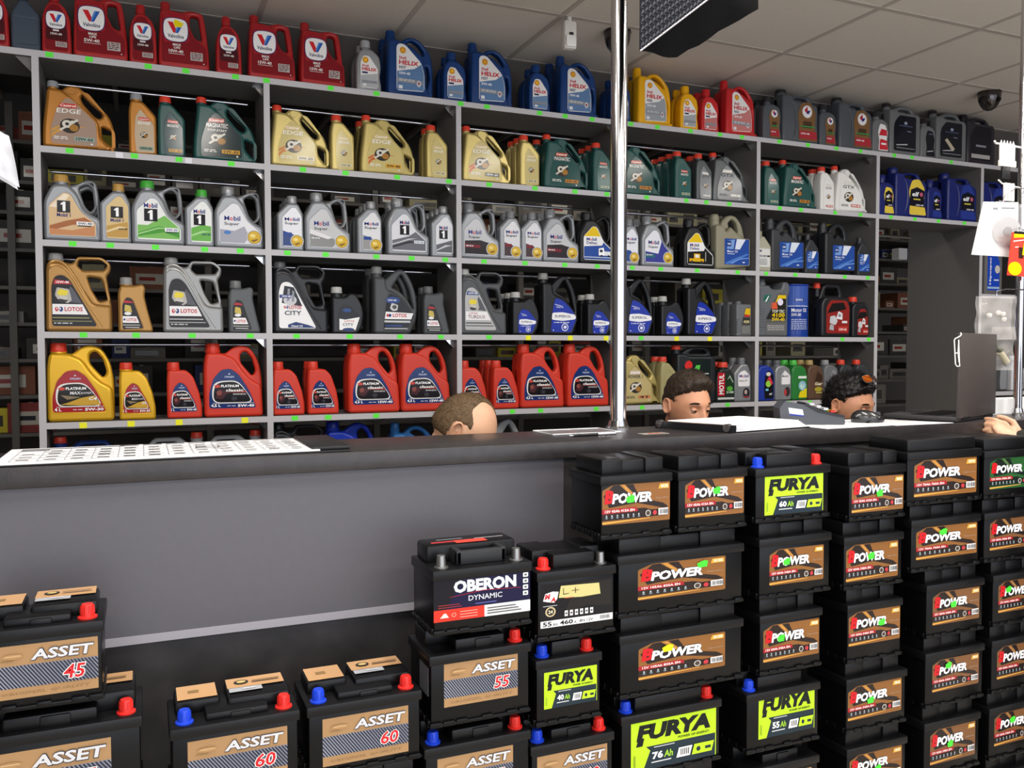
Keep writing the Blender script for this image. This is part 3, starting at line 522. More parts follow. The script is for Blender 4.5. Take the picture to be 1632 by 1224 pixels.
def xado(t):
    cx = .55 if t == 'xad4' else .62
    return [LB(t, '#8f2a26'), P('#1f1c1c', (cx-.36, .44), (cx-.2, .62), (cx+.2, .64), (cx+.3, .52), (cx, .48)), PF('#c9cacc', .02, (cx-.28, .26), (cx-.26, .38), (cx-.1, .40), (cx, .30), (cx-.08, .22)), PF('#e2e3e4', .02, (cx-.06, .34), (cx+.02, .48), (cx+.16, .44), (cx+.16, .32)), E('#8c8e92', cx+.06, .40, .05, .03), PF('#aeb0b4', .02, (cx-.3, .14), (cx-.26, .24), (cx-.14, .22), (cx-.14, .12)), R('#b8382e', cx, .10, cx+.34, .2), T('10W-40', '#f0e8e0', cx+.04, .12, cx+.3, .165), R('#e8e8e8', cx+.14, .26, cx+.32, .30)]
def gtx(t, c):
    if t == 'cas4': return castrol4(c, 'GTX', '10W-40', '#c8503c' if c == '#e9e7e4' else '#bcbcae', '#33333a', '#d8d4cc', gt='#f4f4f4')
    return castrol1(c, 'GTX', '10W-40', '#c8503c' if c == '#e9e7e4' else '#9a9a90', '#33333a', '#d8d4cc', gt='#f4f4f4')
def motul(): return [PF('#b81f2c', .04, (.06, .16), (.06, .74), (.44, .74), (.44, .16)), ('v', '#f2eeee', 'MOTUL', .12, .2, .38, .70), P('#1f3a24', (.46, .2), (.46, .7), (.8, .66), (.95, .5), (.95, .2)), E('#5aa83c', .7, .34, .16, .06), P('#a8b0a8', (.56, .56), (.7, .68), (.9, .5), (.86, .48), (.7, .62)), R('#c8ccc8', .06, .07, .94, .12), T('5100', '#d8e8d0', .52, .22, .9, .28)]
def mob_silver(): return [PF('#eceaec', .06, (.22, .35), (.22, .66), (.6, .72), (.9, .6), (.9, .35))]+mobil(.28, .55, .82, .62)+[T('Extra 4T', '#55555c', .28, .46, .76, .50, 0, .01), E('#33333a', .70, .2, .2, .12), E('#c8a8a0', .66, .22, .08, .05), R('#b83a34', .5, .1, .88, .12)]
def misc(k):
    if k == 'blue': return [LB('ms1', '#17171c'), E('#9ad04a', .62, .42, .16, .08), P('#d03a50', (.5, .5), (.7, .62), (.9, .44), (.8, .38), (.66, .52)), E('#d8d4cc', .62, .66, .14, .05), R('#7ac8e8', .45, .25, .62, .3), T('4T', '#f0f0f0', .66, .14, .86, .19)]
    if k == 'green': return [LB('ms1', '#2f7a3a'), R('#e4ece4', .38, .54, .92, .60), E('#8fb8d0', .66, .36, .24, .12), P('#e0d020', (.42, .06), (.5, .2), (.94, .3), (.94, .06)), P('#c8e8d8', (.5, .34), (.6, .44), (.66, .32), (.8, .42), (.8, .36), (.66, .26))]
    if k == 'brown': return [LB('ms1', '#5a4434'), T('Gear', '#e0d8b8', .44, .36, .92, .44, .3, .03), E('#a89a30', .66, .26, .24, .06), R('#b8b060', .5, .16, .9, .19), P('#3a2a20', (.44, .46), (.6, .7), (.9, .6), (.9, .46))]
    if k == 'silver': return [PF('#e9e8ea', .05, (.34, .4), (.36, .62), (.55, .76), (.92, .62), (.92, .4)), T('Mobil', '#3a3a44', .4, .58, .8, .63), E('#3a3434', .74, .22, .18, .12), E('#b83a40', .62, .2, .08, .08)]
    return [LB('ms1', '#8a8c90')]
LABELS = {
 'c_bronze': lambda: castrol4('#a48c7c', 'EDGE', '10W-60', '#9ab0a4', arc='#d09a4a'), 'c1_bronze': lambda: castrol1('#c0ad94', 'EDGE', '10W-60', '#7ea08c'),
 'c_green': lambda: castrol4('#1c2e30', 'MAGNATEC', '5W-30', '#d8a02c', sub='STOP-START', plate_c='#c8503c'), 'c1_green': lambda: castrol1('#2a4448', 'MAGNATEC', '5W-30', '#d8a02c'),
 'c_green2': lambda: castrol4('#2c5350', 'MAGNATEC', '5W-40', '#d08a30', plate_c='#c8503c'), 'c1_green2': lambda: castrol1('#33605c', 'MAGNATEC', '5W-40', '#b8c4a8'),
 'c_gold': lambda: castrol4('#c9b877', 'EDGE', '0W-30', '#e8e0c4', arc='#c8783a', plate_c='#d8c088'), 'c1_gold': lambda: castrol1('#cdbd80', 'EDGE', '5W-30', '#e4dab4', plate_c='#d8c088'),
 'c_gold2': lambda: castrol4('#cbbb7c', 'EDGE', '5W-40', '#e0a83c', arc='#c8683a', plate_c='#d8c088'), 'c_gold3': lambda: castrol4('#cbbb7c', 'EDGE', '10W-60', '#2c2a26', arc='#c85a3a', plate_c='#d8c088', gt='#e8e8e8'),
 'c_power': lambda: castrol4('#bfae78', 'POWER 1', '4T', '#d0865a', tc='#4a4a4c', plate_c='#d8c8c0'),
 'gtx_grey': lambda: gtx('cas4', '#8e9092'), 'gtx_white': lambda: gtx('cas4', '#e9e7e4'), 'gtx1_grey': lambda: gtx('cas1', '#85888a'), 'gtx1_white': lambda: gtx('cas1', '#e9e7e4'),
 'v5a': lambda: valv5('5W-40'), 'v5b': lambda: valv5('10W-40', True), 'v5c': lambda: valv5('15W-40'), 'v1': valv1,
 'h_blue': lambda: helix4('', '#5f7fa8', 'HX7', '10W-40'), 'h_blue2': lambda: helix4('', '#5f7fa8', 'HX7', '5W-40'), 'h_yel': lambda: helix4('', '#9aa0a4', 'HX6', '10W-40'), 'h_red': lambda: helix4('', '#c87c78', 'HX3', '15W-40'),
 'h1_blue': lambda: helix1('#6f8cb0'), 'h1_grey': lambda: helix1('#b0b2b4'), 'h1_yel': lambda: helix1('#a4a8aa'), 'h1_red': lambda: helix1('#c07876'),
 't5': lambda: total('total5'), 't1': lambda: total('total1'), 'e5y': lambda: elf('total5', '#e0c54a'), 'e1y': lambda: elf('total1', '#e0c54a'), 'e5b': lambda: elf('total5', '#2c3c8c'), 'e1b': lambda: elf('total1', '#2c3c8c'),
 'arch': lambda: black_arch(strip=False), 'arch_tape': black_arch, 'arch1': lambda: [LB('total1', '#1c1d24'), R('#6a7088', .5, .6, .76, .62), P('#c8c8cc', (.42, .16), (.42, .18), (.8, .21), (.8, .19))], 'merc': merc1,
 'rect': lambda: [LB('gr5', '#1d1c22'), R('#8a8c94', .3, .35, .66, .39), R('#a8a4a2', .14, .12, .8, .2)],
 'm4gold': lambda: m4('gold'), 'm4green': lambda: m4('green'), 'm4super': lambda: m4('super'), 'm4yel': lambda: m4('yel'), 'm4black': lambda: m4('black'), 'm42000': lambda: m4('2000'), 'm4blue': lambda: m4('blue'),
 'm1gold': lambda: m1('gold'), 'm1green': lambda: m1('green'), 'm1black': lambda: m1('black'), 'm1blue': lambda: m1('blue'), 'm1yel': lambda: m1('yel'), 'm12000': lambda: m1('2000'), 'm1sky': lambda: m1('sky'),
 'dt': lambda: delvac('t'), 'df': lambda: delvac('f'), 'gm5': lambda: gm('gm5'), 'gm1': lambda: gm('gm1'), 'gmw': gm_white,
 'l5gold': lambda: lotos5('gold'), 'l5silver': lambda: lotos5('silver'), 'l5city': lambda: lotos5('city'), 'l5turdus': lambda: lotos5('turdus'), 'l1': lotos1,
 'tl': tri_lotos, 'tc': tri_city, 'to5': lambda: orlen_oil('tri5', 1), 'to1': lambda: orlen_oil('tri1', 1),
 'lm5': lambda: lmoly5('lm5'), 'lm1': lambda: lmoly5('lm1'), 'x4': lambda: xado('xad4'), 'x1': lambda: xado('xad1'),
 'o4g': lambda: orlen('orl4', '', True, '4 L', '5W-30'), 'o1g': lambda: orlen('orl1', '', True, '1 L', '5W-30'), 'o4r': lambda: orlen('orl4', '', False, '4,5 L', '5W-40'), 'o4s': lambda: orlen('orl4', '', False, '4,5 L', '15W-40'),
 'o1r': lambda: orlen('orl1', '', False, '1 L', '5W-40'), 'o1s': lambda: orlen('orl1', '', False, '1 L', '15W-40'),
 'motul': motul, 'msil': mob_silver, 'mblue': lambda: misc('blue'), 'mgreen': lambda: misc('green'), 'mbrown': lambda: misc('brown'), 'msilver': lambda: misc('silver'), 'mgrey': lambda: misc('grey'),
 'blk': lambda: [LB('gr5', '#16211f'), E('#d8302c', .28, .66, .1, .08), P('#5ac84a', (.42, .58), (.56, .58), (.58, .66), (.48, .66)), R('#c8c8c8', .6, .5, .8, .52)],
 None: lambda: [],
}
LMESH = {}
def label_mesh(t, key):
    k = (t, key)
    if k in LMESH: return LMESH[k]
    D = TY[t]; W, H, Dp = D['w'], D['h'], D['d']; lay = LABELS[key]()
    fix = []
    for L in lay:
        if L[0] == 'v':      # text that reads upwards
            fix.append(L)
        else: fix.append(L)
    norm = [L for L in fix if L[0] != 'v']
    m = art(norm, lambda u, v, d: ((u-.5)*W, -Dp/2-d, v*H))
    for L in fix:
        if L[0] == 'v':
            vs, fs = text_geo(L[2], .03, 0); x0, y0, x1, y1 = L[3:7]
            m.add([((x1-v*(x1-x0)-.5)*W, -Dp/2-.0022, (y0+u*(y1-y0))*H) for u, v in vs], fs, ink(L[1]))
    LMESH[k] = m.data('label') if m.v else None
    return LMESH[k]
def container(t, body, cap, key, loc, label, rz=0, group=None, z_scale=1):
    big = TY[t]['w'] > .17
    root = thing('oil_jug' if big else 'oil_bottle', label, 'jug' if big else 'bottle', loc, rz, group)
    root.location.z += .0008; b, h = shape_parts(t, body)
    link('body', b, root)
    if h: link('handle', h, root)
    if cap: link('cap', cap_mesh(t, cap), root)
    l = label_mesh(t, key)
    if l: link('label', l, root)
    return root

# ------------------------------------------------------------------ room shell
SX0, BAY, SY = -.3717, .9, 3.97            # first upright, bay width, front plane of the shelving
SZ = [1.2098, .8323, .4555, .0829, -.2889, -.66, -1.03, -1.42]
SZ = [z+EYE for z in SZ]
TH = .026
M_board = mat('laminate_grey', '#6a6866', .55, var=.06, scale=120)
M_edge = mat('edge_band_light', '#b9b7ba', .5)
M_wall = mat('wall_paint_dark', '#5c5856', .8, var=.04, scale=6)
M_ceil = mat('ceiling_tile_mineral', '#d8cfc4', .9, var=.05, scale=180, bump=.3, bscale=300)
M_grid = mat('ceiling_grid_metal', '#b3aaa0', .7)
M_floor = mat('floor_tile_grey', '#c2bcb2', .45, var=.08, scale=5)
M_chrome = mat('chrome', '#d8d8dc', .12, metal=1)
M_black = plastic('#1b1b1d', .4)

def box_struct(name, a, b, m):
    q = MB(); q.box(a, b, m); o = q.build(name); o['kind'] = 'structure'; return o
XL, XR, YN, YF = -2.6, 7.2, -2.4, 6.1
box_struct('floor', (XL, YN, -.1), (XR, YF, 0), M_floor)
box_struct('wall_far', (XL, YF, 0), (XR, YF+.1, CEIL+.12), M_wall)
box_struct('wall_left', (XL-.1, YN, 0), (XL, YF, CEIL+.12), M_wall)
box_struct('wall_right', (XR, YN, 0), (XR+.1, YF, CEIL+.12), M_wall)
box_struct('wall_bulkhead', (XL, 4.25, SZ[0]), (XR, 4.35, CEIL+.04), mat('bulkhead_paint', '#57524e', .85, var=.05, scale=8))
box_struct('ceiling_slab', (XL, YN, CEIL+.04), (XR, YF, CEIL+.12), M_wall).name = 'ceiling'
ceil = bpy.data.objects['ceiling']
# tile pitch read off the grid crossings
TP = .415*1.54
gx0 = 1.17*1.54-TP*7; gy0 = 2.337*1.54-TP*9
grid = MB()
nx = 15; ny = 16
for i in range(nx+1):
    x = gx0+i*TP
    if XL < x < XR: grid.box((x-.0125, YN, CEIL-.001), (x+.0125, YF, CEIL+.03), M_grid)
for j in range(ny+1):
    y = gy0+j*TP
    if YN < y < YF: grid.box((XL, y-.0125, CEIL-.002), (XR, y+.0125, CEIL+.03), M_grid)
grid.build('ceiling_grid', ceil)
tm = MB(); tm.box((-TP/2+.012, -TP/2+.012, .0015), (TP/2-.012, TP/2-.012, .02), M_ceil); tmd = tm.data('ceiling_tile')
for i in range(nx):
    for j in range(ny):
        x = gx0+(i+.5)*TP; y = gy0+(j+.5)*TP
        if XL+.3 < x < XR-.3 and YN+.3 < y < YF-.3: link('ceiling_tile', tmd, ceil, (x, y, CEIL))

# ceiling fixtures
def dome_camera(p, label):
    t = thing('dome_camera', label, 'camera', (p.x, p.y, CEIL)); 
    m = MB(); m.cyl((0, 0, 0), (0, 0, -.012), .066, plastic('#2a2422'), 24); m.build('base_plate', t)
    m = MB(); m.lathe([(.064, -.010), (.064, -.028), (.060, -.05), (.050, -.075), (.034, -.097), (.014, -.108), (0, -.110)], mat('smoked_dome', '#241d1b', .12, coat=.6), n=24); m.build('dome', t)
    m = MB(); m.cyl((0, -.045, -.05), (0, -.066, -.06), .014, plastic('#0c0c0d', .1), 14); m.build('lens', t)
dome_camera(on_z(984, 50, CEIL), 'dark dome camera on ceiling behind the chrome pole')
dome_camera(on_z(1577, 147, CEIL), 'dark dome camera on ceiling above the right end of shelves')
p = on_z(907, 27, CEIL)
t = thing('motion_sensor', 'white motion sensor hanging from ceiling left of chrome pole', 'sensor', (p.x, p.y, CEIL))
m = MB(); m.cyl((0, 0, 0), (0, 0, -.03), .012, plastic('#d8d4cc'), 12); m.build('bracket', t)
m = MB(); m.box((-.033, -.02, -.15), (.033, .022, -.02), plastic('#dad6ce'), bev=.012); m.build('housing', t)
m = MB(); m.box((-.026, -.026, -.142), (.026, -.018, -.09), plastic('#eceae6'), bev=.008); m.build('lens', t)
m = MB(); m.box((-.009, -.0275, -.088), (.009, -.018, -.078), plastic('#26262a')); m.build('window', t)

# ------------------------------------------------------------------ shelving unit
unit = thing('shelving_unit', 'long grey laminate shelving unit of open bays full of oil containers', 'shelves', (SX0, SY, 0))
def ux(k): return k*BAY
DEP = .30
FULL = {0: range(-1, 8), 1: [0, 1, 2, 3, 4, 5, 6], 2: range(0, 5), 3: range(0, 5), 4: range(0, 5), 5: range(0, 5), 6: range(0, 5), 7: range(0, 5)}
for k in range(-1, 9):
    d = DEP if k not in (6,) else .57
    q = MB(); zt = SZ[0]-TH if k in (-1, 8) else SZ[0]
    q.box((ux(k)-TH/2, 0, 0), (ux(k)+TH/2, d, zt-TH), M_board, M_edge); q.build('upright', unit)
SHELF = {}
for r, ks in FULL.items():
    for k in ks:
        x0 = ux(k)+TH/2; x1 = ux(k+1)-TH/2
        if r == 0: x0 = ux(k); x1 = ux(k+1)
        q = MB(); q.box((x0, 0.0005, SZ[r]-TH), (x1, DEP, SZ[r]), M_board, M_edge); SHELF[(r, k)] = q.build('shelf', unit)
# the short bay at the right end keeps its own shelf heights
for z in (on_y(1590, 469, SY).z, on_y(1590, 600, SY).z-.1):
    q = MB(); q.box((ux(6)+TH/2, .0005, z-TH), (ux(7)-TH/2, DEP, z), M_board, M_edge); SHELF[('r', z)] = q.build('shelf', unit)
# hanging rods below the boards and corner braces
for r in range(0, 5):
    for k in range(0, 5):
        q = MB(); z = SZ[r]-TH-.024
        q.cyl((ux(k)+.02, .285, z), (ux(k+1)-.05, .285, z), .007, M_chrome, 10); q.build('rod', unit)
        q = MB(); zc = SZ[r]-TH
        q.add([(ux(k+1)-TH/2, .05, zc), (ux(k+1)-TH/2-.04, .05, zc), (ux(k+1)-TH/2, .05, zc-.04), (ux(k+1)-TH/2, .07, zc), (ux(k+1)-TH/2-.04, .07, zc), (ux(k+1)-TH/2, .07, zc-.04)], [(0, 1, 2), (5, 4, 3), (1, 4, 5, 2), (0, 3, 4, 1)], M_chrome)
        q.build('brace', unit)
q = MB(); q.cyl((ux(5)+.02, .25, SZ[1]-TH-.06), (ux(6)-.35, .25, SZ[1]-TH-.06), .010, M_chrome, 10); q.build('rod', unit)
q = MB(); q.add([(-TH/2, .02, SZ[0]-TH), (-TH/2-.06, .02, SZ[0]-TH), (-TH/2, .02, SZ[0]-TH-.06), (-TH/2, .03, SZ[0]-TH), (-TH/2-.06, .03, SZ[0]-TH), (-TH/2, .03, SZ[0]-TH-.06)], [(0, 1, 2), (5, 4, 3), (1, 4, 5, 2)], M_board); q.build('brace', unit)
# price stickers on the shelf edges
G_ = mat('sticker_green', '#5cf03c', .6); Y_ = mat('sticker_yellow', '#f0ee1c', .6); W_ = mat('sticker_white', '#e4e4ea', .6)
STK = {0: [80, 143, 237, 297, 375.6, 425, 527, 600, 734, 776, 860, 900.6, 943.7, 1005.5, 1048, 1101, 1148, 1183, 1243, 1288.5, 1334, 1372.6, 1426.6, 1455, 1517.7],
 1: [112, 215, 286, 369, 483, 551, 633, 715.5, 779.6, 852.6, 916.5, 967, 1030.5, 1094, 1126, 1162.6, 1243, 1277, 1331.7, 1372, 1420.6, 1459, 1496.7, 1538, (191, W_), (301, W_)],
 2: [116.7, 176.6, 248.6, 326.8, 383.4, 458.5, 519.4, 600, 656, 710, 771.5, 836.8, 900, 951.8, 1007.6, 1053, 1111, 1175.6, 1221, 1267.5, 1304, 1346.5, 1383],
 3: [134, 217.8, 307, 399.6, 473, 557.7, 638, 702.5, 779.6, (842, Y_), (908.7, Y_), (965.8, Y_), 1021.6, (1078, Y_), (1131, Y_), 1342, 1384],
 4: [(133.5, Y_), (209.8, Y_), (286.3, Y_), (391, Y_), 470.6, 523.5, 600, 816.5, 861.5, 950, 1023, 1159, 1256, 1289.6]}
sd = {}
for mt in (G_, Y_, W_):
    q = MB(); h = -.020 if mt is G_ else -.024
    q.add([(-.014, -.001, h), (.014, -.0016, h), (.014, -.0012, .0), (-.014, -.0008, .0), (-.014, .0002, h), (.014, .0002, h), (.014, .0002, 0), (-.014, .0002, 0)], [(0, 1, 2, 3), (4, 5, 1, 0), (1, 5, 6, 2), (3, 7, 4, 0)], mt); sd[mt] = q.data('price_sticker')
for r, L in STK.items():
    for e in L:
        x, mt = e if isinstance(e, tuple) else (e, G_)
        X = on_y(x, 612-(SZ[r]-EYE)*380, SY).x-SX0; k = int(math.floor(X/BAY))
        par = SHELF.get((r, k)) or SHELF.get((r, k-1)) or SHELF[(r, k+1)]
        link('price_sticker', sd[mt], par, (X, 0, SZ[r]-.002), 0)

# ------------------------------------------------------------------ oil containers on the shelves
RED = '#ab2528'; RED2 = '#d23c26'; BLUE = '#153a72'; YEL = '#e6a913'; RD3 = '#c3262a'; GRY = '#4f5358'; GOLD = '#b9a868'; BRZ = '#a8702e'; GRN = '#1f4e4a'; SIL = '#8b8e92'; ORG = '#d8402c'
WHT = '#e4e2de'; BLK = '#1a1b1e'; NAVY = '#1c2668'; BEI = '#8e8a74'; LGOLD = '#a37a42'; LSIL = '#8f8f8e'; LGR = '#55585a'; OGOLD = '#d9a92a'; ORED = '#cf3a28'
L_ = [
 # row, centre px, type, body, cap, print, look, copies behind
 (0, 8, 'valv1', RED, RED, 'v1', 'red bottle cut by left picture edge', 0), (0, 42, 'gm1', '#3f4a58', '#2a3038', None, 'slate grey bottle without print', 0),
 (0, 87, 'valv1', RED, RED, 'v1', 'narrow red bottle, oval white shield', 0), (0, 156, 'valv5', RED, RED, 'v5a', 'red jug, oval white shield', 0), (0, 226, 'valv1', RED, RED, 'v1', 'narrow red bottle, oval white shield', 0),
 (0, 295, 'valv5', RED, RED, 'v5b', 'red jug, yellow tag over shield', 0), (0, 366, 'valv1', RED, RED, 'v1', 'narrow red bottle, oval white shield', 0), (0, 435.5, 'valv5', RED, RED, 'v5c', 'red jug, oval white shield', 0), (0, 516, 'valv5', RED, RED, 'v5c', 'red jug, oval white shield', 0),
 (0, 589, 'shell1', '#9a9c9e', '#a6a8aa', 'h1_grey', 'silver bottle with scallop emblem', 1), (0, 657, 'shell4', BLUE, BLUE, 'h_blue', 'blue jug with scallop emblem', 1), (0, 726, 'shell1', BLUE, BLUE, 'h1_blue', 'blue bottle with scallop emblem', 1),
 (0, 787, 'shell4', BLUE, BLUE, 'h_blue2', 'blue jug with scallop emblem', 0), (0, 861.5, 'shell1', BLUE, BLUE, 'h1_blue', 'blue bottle with scallop emblem', 1), (0, 926, 'shell4', BLUE, BLUE, 'h_blue', 'blue jug with scallop emblem', 1),
 (0, 991, 'shell1', BLUE, BLUE, 'h1_blue', 'blue bottle half behind chrome pole', 1), (0, 1048, 'shell4', YEL, YEL, 'h_yel', 'yellow jug with scallop emblem', 1), (0, 1100, 'shell1', YEL, YEL, 'h1_yel', 'yellow bottle with scallop emblem', 1),
 (0, 1134, 'shell1', RD3, RD3, 'h1_red', 'bright red bottle with scallop emblem', 1), (0, 1185, 'shell4', RD3, RD3, 'h_red', 'bright red jug with scallop emblem', 0),
 (0, 1233, 'total1', GRY, '#2a2a2c', 't1', 'grey bottle with brown print', 1), (0, 1278, 'total5', GRY, '#2a2a2c', 't5', 'grey jug with brown print', 0), (0, 1322.5, 'total1', GRY, '#2a2a2c', 't1', 'grey bottle with brown print', 1), (0, 1367.5, 'total5', GRY, '#2a2a2c', 't5', 'grey jug with brown print', 0),
 (0, 1409, 'total1', '#6d6f70', '#2a2a2c', 'merc', 'grey bottle with red print', 0), (0, 1444, 'gr5', '#6d6f70', '#2a2224', 'arch', 'grey jug with black arched print', 0), (0, 1483, 'total1', '#6d6f70', '#2a2224', 'arch1', 'grey bottle with black print', 0),
 (0, 1516, 'gr5', '#6d6f70', '#2a2224', 'arch_tape', 'grey jug, pale tape on black print', 0), (0, 1566, 'gr5', '#2c2a30', '#1c1a1e', 'rect', 'black jug with pale bottom strip', 0),
 (1, 127, 'cas4', BRZ, '#8f9296', 'c_bronze', 'bronze jug with silver cap', 0), (1, 229, 'cas1', BRZ, '#8f9296', 'c1_bronze', 'bronze bottle with silver cap', 1), (1, 275, 'cas1', GRN, ORG, 'c1_green', 'dark green bottle with red cap', 1), (1, 361, 'cas4', GRN, ORG, 'c_green', 'dark green jug with red cap', 0),
 (1, 480, 'cas4', GOLD, ORG, 'c_gold', 'gold jug with red cap', 0), (1, 547.5, 'cas1', GOLD, ORG, 'c1_gold', 'gold bottle with red cap', 0), (1, 621, 'cas4', GOLD, ORG, 'c_gold2', 'gold jug with red cap', 1), (1, 698, 'cas1', GOLD, ORG, 'c1_gold', 'gold bottle with red cap', 1),
 (1, 779, 'cas4', GOLD, ORG, 'c_gold3', 'gold jug with red cap', 1), (1, 846, 'cas1', GOLD, ORG, 'c1_gold', 'gold bottle with red cap', 2), (1, 905.5, 'cas4', GRN, ORG, 'c_green2', 'dark green jug with red cap', 1), (1, 961, 'cas1', GRN, ORG, 'c1_green2', 'dark green bottle with red cap', 2),
 (1, 1022, 'cas4', GRN, ORG, 'c_green2', 'dark green jug with red cap', 1), (1, 1090, 'cas1', GRN, ORG, 'c1_green2', 'dark green bottle with red cap', 3), (1, 1124, 'cas1', '#4c5052', ORG, 'gtx1_grey', 'dark grey bottle with red cap', 2), (1, 1168, 'cas4', '#5a5e60', ORG, 'gtx_grey', 'dark grey jug with red cap', 0),
 (1, 1232, 'cas1', GRN, ORG, 'c1_green2', 'dark green bottle with red cap', 1), (1, 1278, 'cas4', GRN, ORG, 'c_green2', 'dark green jug with red cap', 0), (1, 1320, 'cas1', WHT, ORG, 'gtx1_white', 'white bottle with red cap', 1), (1, 1361, 'cas4', WHT, ORG, 'gtx_white', 'white jug with red cap', 0),
 (1, 1415, 'total1', NAVY, NAVY, 'e1y', 'navy bottle with yellow print', 0), (1, 1455, 'total5', NAVY, NAVY, 'e5y', 'navy jug with yellow print', 0), (1, 1491, 'total1', NAVY, NAVY, 'e1b', 'navy bottle with dark print', 1), (1, 1538, 'total5', NAVY, NAVY, 'e5b', 'navy jug with dark print', 0),
 (1, 1588, 'total5', NAVY, NAVY, 'e5b', 'navy jug behind white hanging card', 0),
 (2, 110, 'mob4', SIL, '#b8904a', 'm4gold', 'silver jug with gold cap', 1), (2, 181.5, 'mob1', SIL, '#b8904a', 'm1gold', 'silver bottle with gold cap', 0), (2, 250.5, 'mob4', SIL, '#45a83c', 'm4green', 'silver jug with green cap', 0), (2, 315, 'mob1', SIL, '#45a83c', 'm1green', 'silver bottle with green cap', 1), (2, 382, 'mob4', SIL, '#9a9c9e', 'm4super', 'silver jug, white print and piston', 0),
 (2, 470, 'mob1', SIL, '#9a9c9e', 'm1blue', 'silver bottle, blue-white print', 3), (2, 518, 'mob4', SIL, '#9a9c9e', 'm4yel', 'silver jug with yellow piston print', 0), (2, 591, 'mob1', SIL, '#9a9c9e', 'm1yel', 'silver bottle with yellow piston print', 3), (2, 652, 'mob4', SIL, '#9a9c9e', 'm4black', 'silver jug with black square print', 1), (2, 709, 'mob1', SIL, '#9a9c9e', 'm1black', 'silver bottle with black square print', 3),
 (2, 767, 'mob4', SIL, '#77797c', 'm42000', 'silver jug with dark piston print', 0), (2, 810, 'mob1', SIL, '#77797c', 'm12000', 'silver bottle with dark piston print', 1), (2, 838.5, 'mob1', SIL, '#77797c', 'm12000', 'silver bottle with dark piston print', 1), (2, 889, 'mob4', SIL, '#77797c', 'm42000', 'silver jug with dark piston print', 1), (2, 951, 'mob4', BLK, '#232326', 'dt', 'black jug with yellow peak, white truck', 0),
 (2, 998, 'mob1', SIL, '#77797c', 'm1sky', 'silver bottle with blue print', 1), (2, 1050, 'mob4', SIL, '#77797c', 'm4blue', 'silver jug with blue print', 1), (2, 1116, 'mob4', BLK, '#232326', 'df', 'black jug with yellow peak, machine', 0), (2, 1170, 'gm5', BEI, BEI, 'gm5', 'beige jug with blue print', 0),
 (2, 1221.5, 'gm1', '#a9a794', '#8e8a74', 'gmw', 'beige bottle with white print', 0), (2, 1258, 'gm5', '#34363a', '#34363a', 'gm5', 'charcoal jug with blue print', 0), (2, 1291, 'gm1', '#34363a', '#34363a', 'gm1', 'charcoal bottle with blue print', 1), (2, 1341, 'gm5', '#26282b', '#26282b', 'gm5', 'charcoal jug with blue print', 0), (2, 1378, 'gm1', '#34363a', '#34363a', 'gm1', 'charcoal bottle with blue print', 0),
 (3, 122.5, 'lot5', LGOLD, '#8d8d8c', 'l5gold', 'bronze jug with tall handle', 0), (3, 217.5, 'lot1', LGOLD, '#8d8d8c', 'l1', 'small bronze bottle with grey cap', 0), (3, 310, 'lot5', LSIL, '#8d8d8c', 'l5silver', 'silver jug with tall handle', 0), (3, 391.5, 'lot1', LGR, '#6d6f70', 'l1', 'small grey bottle with white band', 0),
 (3, 481, 'lot5', '#222327', '#55565a', 'l5city', 'black jug with white panel', 0), (3, 556, 'tri1', '#222327', '#b0b0ac', 'tc', 'small black bottle with white panel', 0), (3, 634, 'tri5', '#46484a', '#7a7c7c', 'tl', 'charcoal jug with triangular handle', 1), (3, 697.5, 'lot1', '#46484a', '#5c5e60', 'l1', 'small charcoal bottle', 1),
 (3, 771.5, 'lot5', '#4c4e50', '#b0b0ac', 'l5turdus', 'charcoal jug with pale print', 0), (3, 839.5, 'tri1', BLK, '#b0b0ac', 'to1', 'small black bottle with blue print', 3), (3, 897, 'tri5', BLK, '#8d8d8a', 'to5', 'black jug with blue print', 0), (3, 957.5, 'tri1', BLK, '#b0b0ac', 'to1', 'small black bottle with blue print', 1),
 (3, 1019, 'tri5', BLK, '#b0b0ac', 'to5', 'black jug with blue print', 0), (3, 1073, 'tri1', BLK, '#b0b0ac', 'to1', 'small black bottle with blue print', 1), (3, 1123, 'tri5', BLK, '#b0b0ac', 'to5', 'black jug with blue print', 0), (3, 1190, 'lm1', '#6c6f73', '#5c5f63', 'lm1', 'squat grey bottle with ribbed side', 2),
 (3, 1235, 'lm5', '#63666a', '#55585c', 'lm5', 'grey jug with yellow numerals', 0), (3, 1333, 'xad4', '#222225', ORG, 'x4', 'black jug with red arched print', 0), (3, 1371.5, 'xad1', '#222225', ORG, 'x1', 'black bottle with red cap', 0),
 (4, 129, 'orl4', OGOLD, ORED, 'o4g', 'yellow jug with red cap', 0), (4, 221, 'orl1', OGOLD, ORED, 'o1g', 'small yellow bottle with red cap', 0), (4, 296, 'orl1', ORED, ORED, 'o1r', 'small red bottle with navy print', 0), (4, 375, 'orl4', ORED, ORED, 'o4r', 'red jug with navy print', 0),
 (4, 460, 'orl1', ORED, ORED, 'o1s', 'small red bottle with navy print', 0), (4, 517, 'orl1', ORED, ORED, 'o1s', 'small red bottle with navy print', 1), (4, 605, 'orl4', ORED, ORED, 'o4s', 'red jug with navy print', 1), (4, 674.5, 'orl4', ORED, ORED, 'o4s', 'red jug with navy print', 0),
 (4, 752, 'orl1', ORED, ORED, 'o1s', 'small red bottle with navy print', 0), (4, 808, 'orl1', ORED, ORED, 'o1s', 'small red bottle with navy print', 3), (4, 866, 'orl4', ORED, ORED, 'o4s', 'red jug with navy print', 1), (4, 939, 'orl4', ORED, ORED, 'o4s', 'red jug with navy print', 0),
